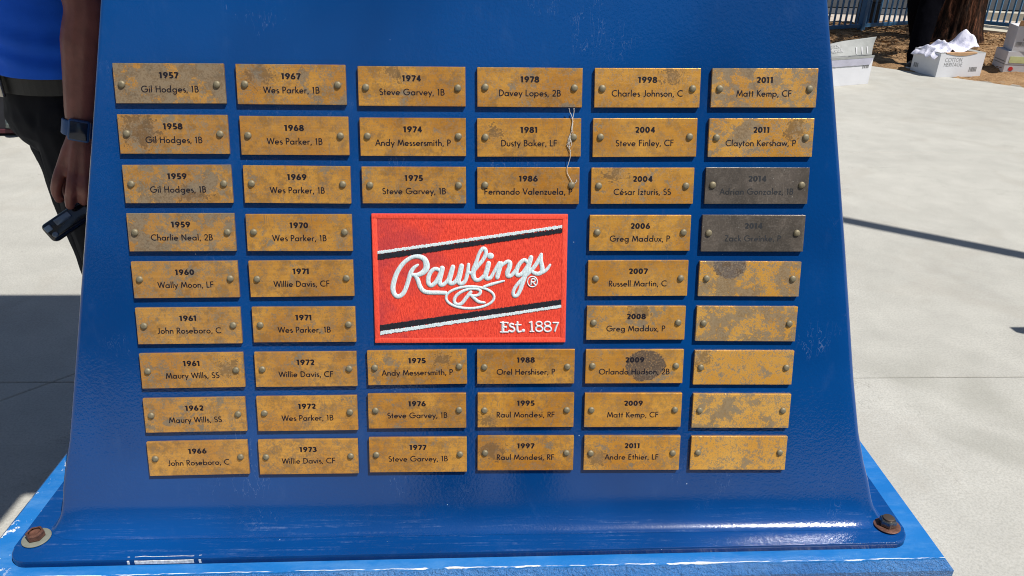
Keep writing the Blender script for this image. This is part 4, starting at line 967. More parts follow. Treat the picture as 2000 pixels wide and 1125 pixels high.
def person(loc, face, label, skin, shirt, trous, voxel=.006, pose=None, group=None, hands=True, hairm=None, wide=.0, shirt_z=1.06, bare_arms=True, soles=None, legs=None):
    """standing person; face = heading angle of the front; local frame: x = own left, y = behind, z up"""
    root = empty('person', Matrix.Translation(loc) @ Matrix.Rotation(face, 4, 'Z'))
    tag(root, label, 'person', group)
    pose = pose or {}
    la = pose.get('left_arm', [(.20, .0, 1.45), (.25, .02, 1.17), (.25, -.05, .94)])
    ra = pose.get('right_arm', [(-.20, .0, 1.45), (-.25, .02, 1.17), (-.25, -.05, .94)])
    L = legs or [[(.10, 0, .98), (.115, -.02, .52), (.12, .03, .09)], [(-.10, 0, .98), (-.115, -.02, .52), (-.12, .03, .09)]]
    b = bmesh.new()
    ball(b, (0, 0, 1.02), .16, .11, .13); ball(b, (0, 0, 1.2), .145, .10, .2); ball(b, (0, .005, 1.38), .175, .105, .16)
    limb(b, [(0, .01, 1.48), (0, -.005, 1.60)], [.062, .055])
    ball(b, (0, -.02, 1.695), .073, .093, .105); ball(b, (0, -.035, 1.645), .055, .07, .06)
    ball(b, (0, -.118, 1.685), .011, .016, .02); ball(b, (0, -.10, 1.645), .024, .014, .008)
    for s in (-1, 1):
        ball(b, (s * .074, .0, 1.685), .01, .018, .03); ball(b, (s * .032, -.094, 1.712), .015, .012, .01)
    for arm, s in ((la, 1), (ra, -1)):
        arm = [Vector(a) for a in arm]
        limb(b, [arm[0], arm[0].lerp(arm[1], .5), arm[1], arm[1].lerp(arm[2], .3), arm[2]], [.055, .047, .042, .044, .028])
        hf = pose.get('hand_left' if s > 0 else 'hand_right')
        if hf: hf(b)
        else:
            d = (arm[2] - arm[1]).normalized(); sx = Vector((0, -1, 0)); sx = (sx - d * sx.dot(d)).normalized(); nn = d.cross(sx)
            pc = arm[2] + d * .05
            for k in range(4):
                k0 = arm[2] + d * .085 + sx * (.033 - k * .021)
                limb(b, [arm[2] + d * .01 + sx * (.014 - k * .009), k0], [.016, .0115], 8, 2)
                ln = (.075, .085, .078, .06)[k]
                limb(b, [k0, k0 + d * ln * .5 - nn * s * .008, k0 + d * ln * .95 - nn * s * .03], [.0105, .0095, .0075], 8, 3)
            limb(b, [arm[2] + d * .02 + sx * .02, arm[2] + d * .055 + sx * .05, arm[2] + d * .10 + sx * .055], [.014, .011, .009], 8, 3)
    for lg in L:
        limb(b, [Vector(lg[0]), Vector(lg[0]).lerp(Vector(lg[1]), .5), Vector(lg[1]), Vector(lg[1]).lerp(Vector(lg[2]), .35), Vector(lg[2])], [.085, .072, .052, .05, .034])
    body_ = skin_remesh('body', b, skin, root, voxel, 2)
    # hair
    b = bmesh.new(); ball(b, (0, .0, 1.72), .079, .096, .092); skin_remesh('hair', b, hairm or M_HAIR, root, .01, 1)
    # trousers
    b = bmesh.new(); ball(b, (0, .0, .975), .170 + wide, .128 + wide * .6, .115)
    for lg in L:
        l0, l1, l2 = map(Vector, lg)
        limb(b, [l0, l0.lerp(l1, .5), l1, l1.lerp(l2, .5), l2 + Vector((0, 0, .0))], [.098 + wide, .086 + wide, .070 + wide, .065 + wide, .060 + wide * .7], 16)
    cyl(b, 1, 1, .94, 1.072, 32, Matrix.Diagonal((.166 + wide * .7, .124 + wide * .5, 1, 1)))
    skin_remesh('trousers', b, trous, root, voxel * 1.2, 3, folds(9, .006, 1, (1, 1, .8)))
    # shoes
    for i, lg in enumerate(L):
        a = Vector(lg[2]); e = empty('shoe', None, root)
        b = bmesh.new(); ball(b, (a.x, a.y - .0, .075), .042, .055, .055); ball(b, (a.x, a.y - .07, .052), .040, .085, .036); ball(b, (a.x, a.y - .125, .045), .041, .05, .028)
        skin_remesh('upper', b, M_SHOE, e, .006, 2)
        b = bmesh.new(); tube(b, [(a.x, a.y + .055, .014), (a.x, a.y + .0, .014), (a.x, a.y - .08, .014), (a.x, a.y - .15, .014), (a.x, a.y - .182, .016)], [.03, .042, .043, .041, .02], 14, .33, (0, 0, 1)); smooth(obj('sole', b, soles or M_SOLE, e))
    return root

# --- man in the blue polo at the left, his left side towards us, looking to the left of the picture
man_loc = Vector((-.915, 1.69, 0)); man_face = R(-54)     # own front (-y) turned to -x
Mloc = (Matrix.Translation(man_loc) @ Matrix.Rotation(man_face, 4, 'Z')).inverted()
def ml(px, py, Y): return Mloc @ ray_at(px, py, Y)
def hand_l(b):
    w0 = ml(160, 250, 1.475); kn = [ml(122, 326, 1.462), ml(144, 338, 1.452), ml(166, 342, 1.458), ml(186, 338, 1.470)]
    root_ = [ml(146, 268, 1.472), ml(155, 270, 1.466), ml(165, 270, 1.468), ml(173, 268, 1.474)]
    for a, k in zip(root_, kn): limb(b, [a, a.lerp(k, .5), k], [.0150, .0145, .0120], 10, 3)
    for a, c in zip(kn, kn[1:]):
        limb(b, [a.lerp(root_[1], .35), c.lerp(root_[2], .35)], [.0118, .0118], 8, 2)
    tips = [[(113, 352, 1.452), (110, 372, 1.458), (116, 389, 1.470)], [(140, 368, 1.440), (137, 386, 1.447), (137, 401, 1.462)], [(167, 368, 1.445), (166, 382, 1.452), (164, 394, 1.466)], [(188, 360, 1.462), (187, 372, 1.468), (184, 384, 1.478)]]
    for k, (kk, tt) in enumerate(zip(kn, tips)):
        r0 = (.0115, .0118, .0112, .0098)[k]
        limb(b, [kk] + [ml(*t) for t in tt], [r0 * 1.08, r0, r0 * .96, r0 * .82], 10, 3)
    limb(b, [ml(142, 285, 1.488), ml(128, 318, 1.500), ml(124, 350, 1.502), ml(130, 378, 1.495)], [.016, .0125, .0108, .009], 10, 3)
    for k in kn: ball(b, k + Vector((0, 0, .002)), .0115, .0115, .010)
pose = dict(left_arm=[(.205, .02, 1.44), ml(172, 10, 1.50), ml(160, 250, 1.475)], hand_left=hand_l, right_arm=[(-.205, .02, 1.44), (-.25, -.02, 1.17), (-.10, -.22, 1.24)])
man = person(man_loc, man_face, 'man in royal blue polo and black trousers holding a device left of the pedestal', M_SKIN, M_SHIRT, M_TROUS, .0042, pose,
             legs=[[(.085, .0, .97), (.08, .02, .52), (.075, .05, .09)], [(-.085, 0, .97), (-.09, .02, .52), (-.09, .06, .09)]])
# shirt: hangs straight, hem at the belt
b = bmesh.new()
rows = []
for k, (z, rx, ry, oy) in enumerate([(1.078, .182, .150, -.004), (1.09, .184, .153, -.006), (1.12, .184, .152, -.008), (1.2, .188, .150, -.008), (1.3, .196, .148, 0), (1.4, .205, .14, .0), (1.47, .17, .115, .0), (1.51, .09, .085, .0), (1.54, .07, .075, -.005)]):
    row = []
    for i in range(96):
        a = 2 * math.pi * i / 96
        x = rx * math.cos(a); y = ry * math.sin(a) + oy
        row.append((x, y, z - (.014 * math.cos(a) - .006 if z < 1.08 else 0)))
    rows.append(row)
fine = []
for i in range(len(rows) - 1):
    m = 9 if i < 5 else 4
    for k in range(m):
        t = k / m
        fine.append([tuple(rows[i][j][q] * (1 - t) + rows[i + 1][j][q] * t for q in range(3)) for j in range(96)])
fine.append(rows[-1])
vv = []
for row in fine:
    r2 = []
    for (x, y, z) in row:
        n = Vector((x, y, 0)).normalized()
        # horizontal drag folds just above the belt
        f = .005 * math.exp(-((z - 1.135) / .04) ** 2) * math.sin(38 * (z + .10 * x + .25 * y) * 3.2 + 2 * noise.noise(Vector((x * 6, y * 6, z * 4)))) \
            + .010 * noise.noise(Vector((x * 6, y * 6, z * 7))) * (1 if z > 1.06 else .5) + .004 * noise.noise(Vector((x * 18, y * 18, z * 25)))
        r2.append(b.verts.new(Vector((x, y, z)) + n * f))
    vv.append(r2)
for a, c in zip(vv, vv[1:]):
    for i in range(96): b.faces.new((a[i], a[(i + 1) % 96], c[(i + 1) % 96], c[i]))
sh = smooth(obj('shirt', b, M_SHIRT, man)); so_ = sh.modifiers.new('s', 'SOLIDIFY'); so_.thickness = .003; so_.offset = -1
for s, a in ((1, [Vector((.19, 0, 1.43)), Vector((.235, .02, 1.36)), Vector((.255, .02, 1.27))]), (-1, [Vector((-.19, 0, 1.43)), Vector((-.235, .02, 1.36)), Vector((-.255, .02, 1.27))])):
    b = bmesh.new(); tube(b, spline(a, 4), [.075 + .0 * k for k in range(9)], 20, cap=False); smooth(obj('sleeve', b, M_SHIRT, man)).modifiers.new('s', 'SOLIDIFY').thickness = .003
# belt with buckle
b = bmesh.new(); ringA = []
for i in range(64):
    a = 2 * math.pi * i / 64; ringA.append([b.verts.new((.174 * math.cos(a), .132 * math.sin(a), z)) for z in (1.036, 1.070)] + [b.verts.new((.167 * math.cos(a), .125 * math.sin(a), z)) for z in (1.070, 1.036)])
for i in range(64):
    for k in range(4): b.faces.new((ringA[i][k], ringA[i][(k + 1) % 4], ringA[(i + 1) % 64][(k + 1) % 4], ringA[(i + 1) % 64][k]))
belt = smooth(obj('belt', b, M_LEATH, man), False)
b = bmesh.new(); box(b, -.026, .026, -.145, -.137, 1.030, 1.080, .003, 2); box(b, -.006, .006, -.149, -.1445, 1.036, 1.074, .001, 1)
bmesh.ops.rotate(b, verts=b.verts[:], cent=(0, 0, 0), matrix=Matrix.Rotation(R(24), 3, 'Z')); bmesh.ops.translate(b, verts=b.verts[:], vec=(.008, -.006, 0))
obj('buckle', b, M_BUCK, belt)
# watch
wv = ml(158, 250, 1.475); wd = (ml(160, 250, 1.475) - ml(164, 190, 1.485)).normalized()
b = bmesh.new(); q = wd.to_track_quat('Z', 'Y').to_matrix().to_4x4()
lathe(b, [(.0315, -.015), (.0335, -.013), (.0335, .013), (.0315, .015), (.029, .015), (.029, -.015), (.0315, -.015)], 28, Matrix.Translation(wv) @ q)
strap = smooth(obj('watch', b, M_BAND, man)); strap.modifiers.new('w', 'WEIGHTED_NORMAL')
cz = wd; cy_ = (Mloc.to_3x3() @ Vector((.25, -.95, .1))); cy_ = (cy_ - cz * cy_.dot(cz)).normalized(); cx_ = cy_.cross(cz)
cp = wv + cy_ * .034 + cx_ * .004
Cm = Matrix(((cx_.x, cy_.x, cz.x, cp.x), (cx_.y, cy_.y, cz.y, cp.y), (cx_.z, cy_.z, cz.z, cp.z), (0, 0, 0, 1)))
b = bmesh.new(); box(b, -.019, .019, -.005, .006, -.021, .021, .005, 3, Cm); smooth(obj('watch_case', b, M_BAND, strap))
b = bmesh.new(); box(b, -.015, .015, .0055, .0075, -.017, .017, .001, 2, Cm); smooth(obj('watch_glass', b, simple('blue black watch glass', (.008, .02, .05), .12), strap))

# --- device on its wrist strap
dev = empty('handheld_device', Matrix.Translation(ray_at(104, 452, 1.46)))
tag(dev, 'small glossy black device hanging by its strap from the hand of the man in blue', 'device')
a0 = ray_at(104, 452, 1.46); a1 = ray_at(178, 402, 1.50)
dx_ = (a1 - a0).normalized(); up_ = Vector((0, -1, .2)); up_ = (up_ - dx_ * up_.dot(dx_)).normalized(); sd_ = up_.cross(dx_)
Dm = Matrix(((dx_.x, sd_.x, up_.x, 0), (dx_.y, sd_.y, up_.y, 0), (dx_.z, sd_.z, up_.z, 0), (0, 0, 0, 1)))
b = bmesh.new(); box(b, -.012, .105, -.021, .021, -.015, .015, .009, 4, Dm); smooth(obj('casing', b, M_GBLK, dev))
b = bmesh.new(); box(b, .016, .050, .0015, .0150, .0135, .0175, .0018, 3, Dm); smooth(obj('display_window', b, M_GLASS, dev))
b = bmesh.new(); box(b, -.008, .006, .001, .013, .0135, .0172, .002, 3, Dm); smooth(obj('button', b, simple('pale blue button', (.25, .33, .42), .2), dev))
b = bmesh.new(); lathe(b, [(.0055, 0), (.006, .002), (.004, .0026), (0, .002)], 16, Dm @ Matrix.Translation((.002, -.010, .0145))); smooth(obj('lens', b, M_GLASS, dev))
b = bmesh.new()
tube(b, spline([ray_at(100, 447, 1.455), ray_at(107, 425, 1.462), ray_at(118, 405, 1.472), ray_at(126, 385, 1.482), ray_at(130, 360, 1.488)], 5), .0024, 8)
tube(b, spline([ray_at(103, 449, 1.455), ray_at(114, 430, 1.462), ray_at(122, 408, 1.472), ray_at(129, 388, 1.482), ray_at(131, 362, 1.488)], 5), .0022, 8)
smooth(obj('strap', b, M_TROUS, dev))

# --- person in black by the cartons
M_BLACKC = cloth_mat('black sweatpants', (.0025, .0025, .004), 1.0); M_BLACKC.node_tree.nodes['Principled BSDF'].inputs['Specular IOR Level'].default_value = .03; M_BLACKC.node_tree.nodes['Principled BSDF'].inputs['Sheen Weight'].default_value = 0
p2 = Vector((4.88, 8.62, 0))
far = person(p2, R(-45), 'person in baggy black clothes and black sneakers standing behind the open carton', M_SKIN, M_BLACKC, M_BLACKC, .011,
             legs=[[(.10, 0, .98), (.12, -.22, .54), (.134, -.33, .09)], [(-.10, 0, .98), (-.11, .22, .55), (-.106, .60, .12)]], wide=.04)
b = bmesh.new(); ball(b, (0, 0, 1.25), .22, .16, .32); ball(b, (0, 0, 1.42), .23, .14, .14); limb(b, [(.2, 0, 1.42), (.27, .02, 1.17), (.27, -.05, .98)], [.08, .07, .055]); limb(b, [(-.2, 0, 1.42), (-.27, .02, 1.17), (-.27, -.05, .98)], [.08, .07, .055])
skin_remesh('hoodie', b, M_BLACKC, far, .014, 3, folds(8, .01))

# ------------------------------------------------------------------ cartons
M_CARD = simple('white printed card', (.66, .67, .70), .75, var=.05, vscale=5)
M_CARDG = simple('grey printed card', (.30, .31, .30), .7, var=.12, vscale=14)
M_KRAFT = simple('brown kraft card', (.42, .26, .14), .85, var=.15, vscale=12)
M_PRINT = simple('grey print', (.25, .25, .25), .8)
M_PRINTK = simple('dark print', (.10, .10, .11), .8)
M_LAV = simple('off white label', (.42, .42, .43), .8)
def carton(name, x, y, rot, L, Dp, H, label, open_=True, flap=None, text=None, z=0, front_mat=None, base=None, group=None):
    """origin at the near left corner of the long face; x along the long face, y away from us"""
    e = empty(name, Matrix.Translation((x, y, z)) @ Matrix.Rotation(rot, 4, 'Z')); tag(e, label, 'box', group)
    t = .005; mat = base or M_CARD
    for nm, q in (('wall', (0, L, 0, t, 0, H)), ('wall', (0, L, Dp - t, Dp, 0, H)), ('wall', (0, t, t, Dp - t, 0, H)), ('wall', (L - t, L, t, Dp - t, 0, H)), ('floor_panel', (t, L - t, t, Dp - t, .001, t + .001))):
        b = bmesh.new(); box(b, *q, .0012, 1); obj(nm, b, mat, e)
    if not open_:
        b = bmesh.new(); box(b, 0, L, 0, Dp, H, H + t, .0012, 1); obj('lid', b, mat, e)
    if text:
        b = bmesh.new()
        for s, oz in text[0]: 
            k = 0; track = .10; adv = sum(G[c][1] + track for c in s); xx = 0
            for c in s:
                for st_ in G[c][0]:
                    k += 1; ribbon(b, st_, .045, lambda p, z_, xx=xx: Vector((text[1] + (xx + p.x) * text[2], -.0015 - .0002 * (k % 3), oz + p.y * text[2])), 0)
                xx += G[c][1] + track
        bmesh.ops.recalc_face_normals(b, faces=b.faces[:]); obj('printed_lettering', b, M_PRINT, e)
    return e
def barcode(e, x, z, wd, h, side='front', mat=None):
    b = bmesh.new(); k = 0; xx = 0
    while xx < wd:
        bw_ = random.choice((.004, .007, .011)); 
        if side == 'front': box(b, x + xx, x + xx + bw_, -.0022, -.0006, z, z + h)
        else: box(b, -.0022, -.0006, x + xx, x + xx + bw_, z, z + h)
        xx += bw_ + random.choice((.004, .006, .009))
    obj('barcode', b, mat or M_PRINT, e)
# middle carton with shirts
c2r = math.atan2(7.78 - 7.71, 5.18 - 4.67)
c2 = carton('carton', 4.67, 7.71, c2r, .52, .41, .235, 'white open carton heaped with white shirts, in front of the person in black', text=([('COTTON', .155), ('HERITAGE', .108)], .065, .038))
barcode(c2, .37, .055, .085, .045); barcode(c2, .30, .05, .07, .045, 'side')
b = bmesh.new(); box(b, .0, .52, -.004, .0, .213, .235); 
b2 = bmesh.new(); box(b2, .004, .10, .004, .40, .236, .242, .001, 1); obj('flap', b2, M_CARDG, c2)
b.free()
b2 = bmesh.new(); box(b2, .42, .52, .0, .40, .237, .243, .001, 1); obj('flap', b2, M_CARDG, c2)
b2 = bmesh.new(); n = 20; prev = None
for k in range(n + 1):      # the torn front flap in kraft, bowed down
    x = .06 + k * .36 / n; s = math.sin(math.pi * k / n)
    q = [b2.verts.new((x, -.004, .238 - .026 * s)), b2.verts.new((x, -.003, .243)), b2.verts.new((x, .05, .246))]
    if prev: b2.faces.new((prev[0], q[0], q[1], prev[1])); b2.faces.new((prev[1], q[1], q[2], prev[2]))
    prev = q
obj('torn_flap', b2, M_KRAFT, c2)
# cloth heap
def cloth_print():
    n = N('white cotton with blue print'); p = n.geo(); a = n.noise(p, 11, 3, .6, dist=1.5); c = n.noise(p, 30, 3, .6)
    m = n.math('MULTIPLY', n.step(a, .62, .66), n.step(c, .45, .55))
    n.set(color=n.mix(m, (.74, .73, .84), (.22, .28, .62)), rough=.9, normal=n.bump(n.noise(p, 60, 3, .6), .4, .01)); return n.m
M_SHIRTW = cloth_print()
b = bmesh.new(); nx_, ny_ = 90, 50; vs = {}
for i in range(nx_ + 1):
    for j in range(ny_ + 1):
        s = i / nx_; t = j / ny_
        x = -.045 + s * .50; y = .03 + t * .37
        rise = .03 + .02 * s + .15 * math.exp(-((s - .90) / .13) ** 2) + .065 * math.exp(-((s - .40) / .05) ** 2)
        z = .232 + rise * math.sin(math.pi * min(1, .12 + t * .8)) + .018 * (1 - abs(noise.noise(Vector((x * 9, y * 9, 2))) * 3)) * math.sin(math.pi * t) + .02 * noise.noise(Vector((x * 22, y * 14, 5)))
        if s < .14: z -= (.14 - s) * .5; y -= .0
        vs[i, j] = b.verts.new((x, y + .015 * noise.noise(Vector((x * 15, y * 15, 0))), max(z, .10 if s < .12 else .22)))
for i in range(nx_):
    for j in range(ny_): b.faces.new((vs[i, j], vs[i + 1, j], vs[i + 1, j + 1], vs[i, j + 1]))
cl = smooth(obj('folded_shirts', b, M_SHIRTW, None, Matrix.Translation((4.67, 7.71, 0)) @ Matrix.Rotation(c2r, 4, 'Z'))); cl.modifiers.new('s', 'SOLIDIFY').thickness = .006
tag(cl, 'heap of white shirts with blue print piled in the middle carton', 'clothes')

# left carton with a raised grey flap
c1 = carton('carton', 3.20, 7.10, math.atan2(.18, .36) * .8, .62, .30, .25, 'white open carton with a tall raised grey flap, beside the right edge of the pedestal')
barcode(c1, .50, .155, .07, .05)
b = bmesh.new(); n = 16; prev = None
for k in range(n + 1):     # flap bowed outwards
    t = k / n; zz = .273 + .125 * t; yy = .03 + .17 * t - .04 * t * t
    q = [b.verts.new((-.02, yy, zz - .05 * t)), b.verts.new((.32 + .03 * t, yy, zz - .005 * t)), b.verts.new((.62 + .16 * t, yy, zz + .02 * t))]
    if prev: b.faces.new((prev[0], prev[1], q[1], q[0])); b.faces.new((prev[1], prev[2], q[2], q[1]))
    prev = q
fo = obj('raised_flap', b, M_CARDG, c1); fo.modifiers.new('s', 'SOLIDIFY').thickness = .004; smooth(fo)
b = bmesh.new(); x0 = .14
for s, oz, sc_ in (('COTTON', .342, .026), ('HERITAGE', .308, .026)):
    xx = 0
    for c in s:
        for k, st_ in enumerate(G[c][0]): ribbon(b, st_, .06, lambda p, z_, xx=xx: Vector((x0 + (xx + p.x) * sc_, .018 + (oz + p.y * sc_ - .273) * 1.25, oz + p.y * sc_)), 0)
        xx += G[c][1] + .1
obj('flap_print', b, M_LAV, c1)
b = bmesh.new()
for k in range(3): 
    q = [b.verts.new(v) for v in ((.42 + k * .07, .034, .285), (.43 + k * .07, .034, .285), (.485 + k * .07, .10, .34), (.465 + k * .07, .10, .34))]; b.faces.new(q)
obj('flap_mark', b, M_LAV, c1)
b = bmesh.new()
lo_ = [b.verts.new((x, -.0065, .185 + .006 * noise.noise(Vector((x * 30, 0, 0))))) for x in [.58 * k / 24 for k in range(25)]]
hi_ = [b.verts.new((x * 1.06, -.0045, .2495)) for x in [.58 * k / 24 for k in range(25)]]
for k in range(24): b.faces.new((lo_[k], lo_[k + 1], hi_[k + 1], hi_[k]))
obj('shaded_front_flap', b, simple('lavender grey card with painted shade', (.42, .42, .50), .85), c1)  # flush front flap, its shaded band painted in as lavender grey
b = bmesh.new(); box(b, -.0, .62, -.006, .0, .250, .273); obj('grey_band', b, M_CARDG, c1)

# stack at the right edge
sr = math.atan2(7.73 - 7.88, 5.63 - 5.59)
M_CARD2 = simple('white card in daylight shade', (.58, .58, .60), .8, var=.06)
lowr = R(-24)
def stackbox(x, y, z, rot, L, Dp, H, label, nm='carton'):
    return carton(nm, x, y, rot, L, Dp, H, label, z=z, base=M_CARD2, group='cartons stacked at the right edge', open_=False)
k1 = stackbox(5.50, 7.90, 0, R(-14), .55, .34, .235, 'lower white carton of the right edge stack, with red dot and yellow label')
b = bmesh.new(); box(b, .03, .30, -.0024, -.0004, .125, .190); obj('yellow_label', b, simple('yellow label', (.55, .58, .28), .8), k1)
b = bmesh.new(); lathe(b, [(.022, 0), (.022, .0015), (0, .0015)], 24, Matrix.Translation((.065, -.0004, .065)) @ Matrix.Rotation(R(90), 4, 'X')); obj('red_dot', b, simple('red sticker', (.6, .03, .03), .6), k1)
b = bmesh.new(); box(b, .0, .34, -.0022, -.0004, .108, .112); obj('tape_line', b, M_PRINT, k1)
b = bmesh.new(); box(b, -.0024, -.0004, .02, .30, .13, .14); box(b, -.0024, -.0004, .02, .30, .105, .113); obj('side_stripe', b, M_PRINT, k1)
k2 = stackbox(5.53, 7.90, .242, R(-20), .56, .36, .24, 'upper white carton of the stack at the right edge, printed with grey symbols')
for (x, z_, w_, h_) in ((.02, .06, .05, .035), (.075, .06, .06, .035), (.075, .11, .06, .04), (.09, .16, .04, .025), (.18, .12, .05, .03), (.18, .16, .05, .02)):
    b = bmesh.new(); box(b, x, x + w_, -.0024, -.0004, z_, z_ + h_); obj('printed_symbol', b, M_PRINT, k2)
b = bmesh.new(); lathe(b, [(.009, 0), (.009, .0012), (0, .0012)], 16, Matrix.Translation((.155, -.0004, .095)) @ Matrix.Rotation(R(90), 4, 'X')); obj('hand_hole', b, M_PRINTK, k2)
b = bmesh.new(); prev = None
for k in range(13):
    t = k / 12; q = [b.verts.new((.0 + .16 * t, .01, .246)), b.verts.new((.0 + .165 * t, -.012 - .02 * t, .246 + .055 * (1 - t) + .012 * math.sin(t * 7)))]
    if prev: b.faces.new((prev[0], q[0], q[1], prev[1]))
    prev = q
obj('torn_flap', b, M_KRAFT, k2).modifiers.new('s', 'SOLIDIFY').thickness = .004
b = bmesh.new(); vs = {}
for i in range(21):
    for j in range(15):
        x = .13 + i * .018; y = .02 + j * .02
        vs[i, j] = b.verts.new((x, y, .25 + .05 * math.sin(math.pi * i / 20) * math.sin(math.pi * j / 14) + .015 * noise.noise(Vector((x * 20, y * 20, 0)))))
for i in range(20):
    for j in range(14): b.faces.new((vs[i, j], vs[i + 1, j], vs[i + 1, j + 1], vs[i, j + 1]))
cw = smooth(obj('folded_cloth', b, M_SHIRTW, None, Matrix.Translation((5.53, 7.90, .242)) @ Matrix.Rotation(R(-20), 4, 'Z')))
tag(cw, 'white cloth on top of the carton stack at the right edge', 'cloth')

# ------------------------------------------------------------------ tree
def bark():
    n = N('shaggy red brown bark'); p = n.coord('Object')
    a = n.noise(n.coord('Object', scale=(9, 9, 1.1)), 1.6, 6, .7); b_ = n.noise(n.coord('Object', scale=(40, 40, 5)), 1, 4, .7)
    v = n.math('ADD', n.math('MULTIPLY', a, .6), n.math('MULTIPLY', b_, .4))
    col = n.ramp(v, [(.42, (.008, .005, .004)), (.52, (.05, .024, .014)), (.62, (.20, .08, .045)), (.76, (.32, .23, .16))])
    n.set(color=col, rough=.95, spec=.15, normal=n.bump(v, 1, .06)); return n.m
tree = empty('tree', Matrix.Translation((6.28, 10.28, 0))); tag(tree, 'thick redwood like trunk with shaggy dark red bark behind the cartons', 'tree')
b = bmesh.new(); rows = []
for k in range(60):
    z = -.05 + k * .075 if k < 40 else 2.95 + (k - 40) * .3
    r0 = .325 + .13 * math.exp(-max(0, z) / .22) - .008 * z; r0 = max(r0, .10)
    row = []
    for i in range(120):
        a = 2 * math.pi * i / 120
        rr = r0 * (1 + .10 * noise.noise(Vector((math.cos(a) * 5, math.sin(a) * 5, z * .7))) + .07 * noise.noise(Vector((math.cos(a) * 14, math.sin(a) * 14, z * 1.3))) + .05 * math.exp(-max(0, z) / .3) * math.sin(a * 5 + 1))
        row.append(b.verts.new((rr * math.cos(a), rr * math.sin(a), z)))
    rows.append(row)
for a, c in zip(rows, rows[1:]):
    for i in range(120): b.faces.new((a[i], a[(i + 1) % 120], c[(i + 1) % 120], c[i]))
M_BARK = bark(); smooth(obj('trunk', b, M_BARK, tree))
M_LEAF = simple('evergreen foliage', (.045, .075, .028), .8, var=.5, vscale=2)
def crown(parent, cx, cy, cz, rx, rz, nclump, nleaf, seed, name='crown', leaf=.07):
    rnd = random.Random(seed); b = bmesh.new()
    for k in range(nclump):
        while True:
            d = Vector((rnd.uniform(-1, 1), rnd.uniform(-1, 1), rnd.uniform(-1, 1)))
            if d.length < 1: break
        c = Vector((cx + d.x * rx, cy + d.y * rx, cz + d.z * rz)); cr = rnd.uniform(.3, .6)
        for i in range(nleaf):
            p = c + Vector((rnd.gauss(0, cr * .5), rnd.gauss(0, cr * .5), rnd.gauss(0, cr * .28)))
            m = Matrix.Translation(p) @ Euler((rnd.uniform(0, 6), rnd.uniform(0, 6), rnd.uniform(0, 6))).to_matrix().to_4x4()
            s = leaf * rnd.uniform(.6, 1.4)
            b.faces.new([b.verts.new(m @ Vector(q)) for q in ((-s, 0, 0), (0, -s * .35, 0), (s, 0, 0), (0, s * .35, 0))])
    return obj(name, b, M_LEAF, parent)
b = bmesh.new()
for k in range(9):
    a = k * 2.4; z = 3.2 + k * .55
    tube(b, spline([(0, 0, z), (math.cos(a) * .9, math.sin(a) * .9, z + .35), (math.cos(a) * 2.0, math.sin(a) * 2.0, z + .5)], 4), [.09 - .006 * j for j in range(9)], 8)
smooth(obj('limb', b, M_BARK, tree))
crown(tree, 1.3, -1.3, 6.4, 2.0, 1.6, 58, 110, 5, leaf=.09)

# ------------------------------------------------------------------ fence
M_FENCE = simple('blue steel fence paint', (.05, .16, .30), .45, var=.15, vscale=4)
def fence(a, c, zb, sp, label, posts, start=0):
    a = Vector(a); c = Vector(c); d = c - a; L = d.length; ang = math.atan2(d.y, d.x)
    e = empty('fence', Matrix.Translation((a.x, a.y, 0)) @ Matrix.Rotation(ang, 4, 'Z')); tag(e, label, 'fence')
    for z0 in (zb, zb + 1.3):
        b = bmesh.new(); box(b, 0, L, -.022, .022, z0, z0 + .05, .003, 1); obj('rail', b, M_FENCE, e)
    b = bmesh.new(); box(b, -.011, .011, -.011, .011, zb + .05, zb + 1.3, .001, 1); me = bpy.data.meshes.new('picket'); b.to_mesh(me); b.free(); me.materials.append(M_FENCE)
    n = int(L / sp)
    for i in range(n):
        x = start + (i + .5) * sp
        if any(abs(x - q) < .05 for q in posts): continue
        o = bpy.data.objects.new('picket', me); COL.objects.link(o); o.parent = e; o.matrix_local = Matrix.Translation((x, 0, 0))
    for q in posts:
        b = bmesh.new(); box(b, q - .04, q + .04, -.04, .04, 0, zb + 1.45, .005, 1); obj('post', b, M_FENCE, e)
    return e
d0 = Vector((.9, .44)).normalized()
A = Vector((5.53, 11.28)) - d0 * 1.6
fence(A, A + d0 * 3.6, .075, .118, 'blue metal picket fence with a wide post, seen left of the person in black', [1.6])
fence((7.30, 12.15), (9.2, 9.25), .10, .088, 'blue metal picket fence on a low cream kerb, right of the tree', [.04])
M_KERB = concrete('cream kerb', (.52, .48, .38))
b = bmesh.new(); d = Vector((1.9, -2.9)).normalized(); n_ = Vector((d.y, -d.x)) * -1
p0 = Vector((7.25, 12.22)); p1 = p0 + d * 3.6
q = [p0 + n_ * .12, p1 + n_ * .12, p1 - n_ * .62, p0 - n_ * .62]
lo = [b.verts.new((v.x, v.y, -.03)) for v in q]; hi = [b.verts.new((v.x, v.y, .085)) for v in q]
b.faces.new(hi); 
for i in range(4): b.faces.new((lo[i], lo[(i + 1) % 4], hi[(i + 1) % 4], hi[i]))
bmesh.ops.recalc_face_normals(b, faces=b.faces[:]); tag(obj('kerb', b, M_KERB), kind='structure')
b = bmesh.new()
for q in ([(8.2, 13.75), (9.4, 13.25), (14, 11.5), (14.2, 11.75), (9.6, 13.55), (8.4, 14.05)],):
    hi = [b.verts.new((x, y, .10)) for x, y in q]; lo = [b.verts.new((x, y, -.03)) for x, y in q]; b.faces.new(hi)
    for i in range(len(q)): b.faces.new((lo[i], lo[(i + 1) % len(q)], hi[(i + 1) % len(q)], hi[i]))
bmesh.ops.recalc_face_normals(b, faces=b.faces[:]); tag(obj('kerb', b, M_KERB), kind='structure')

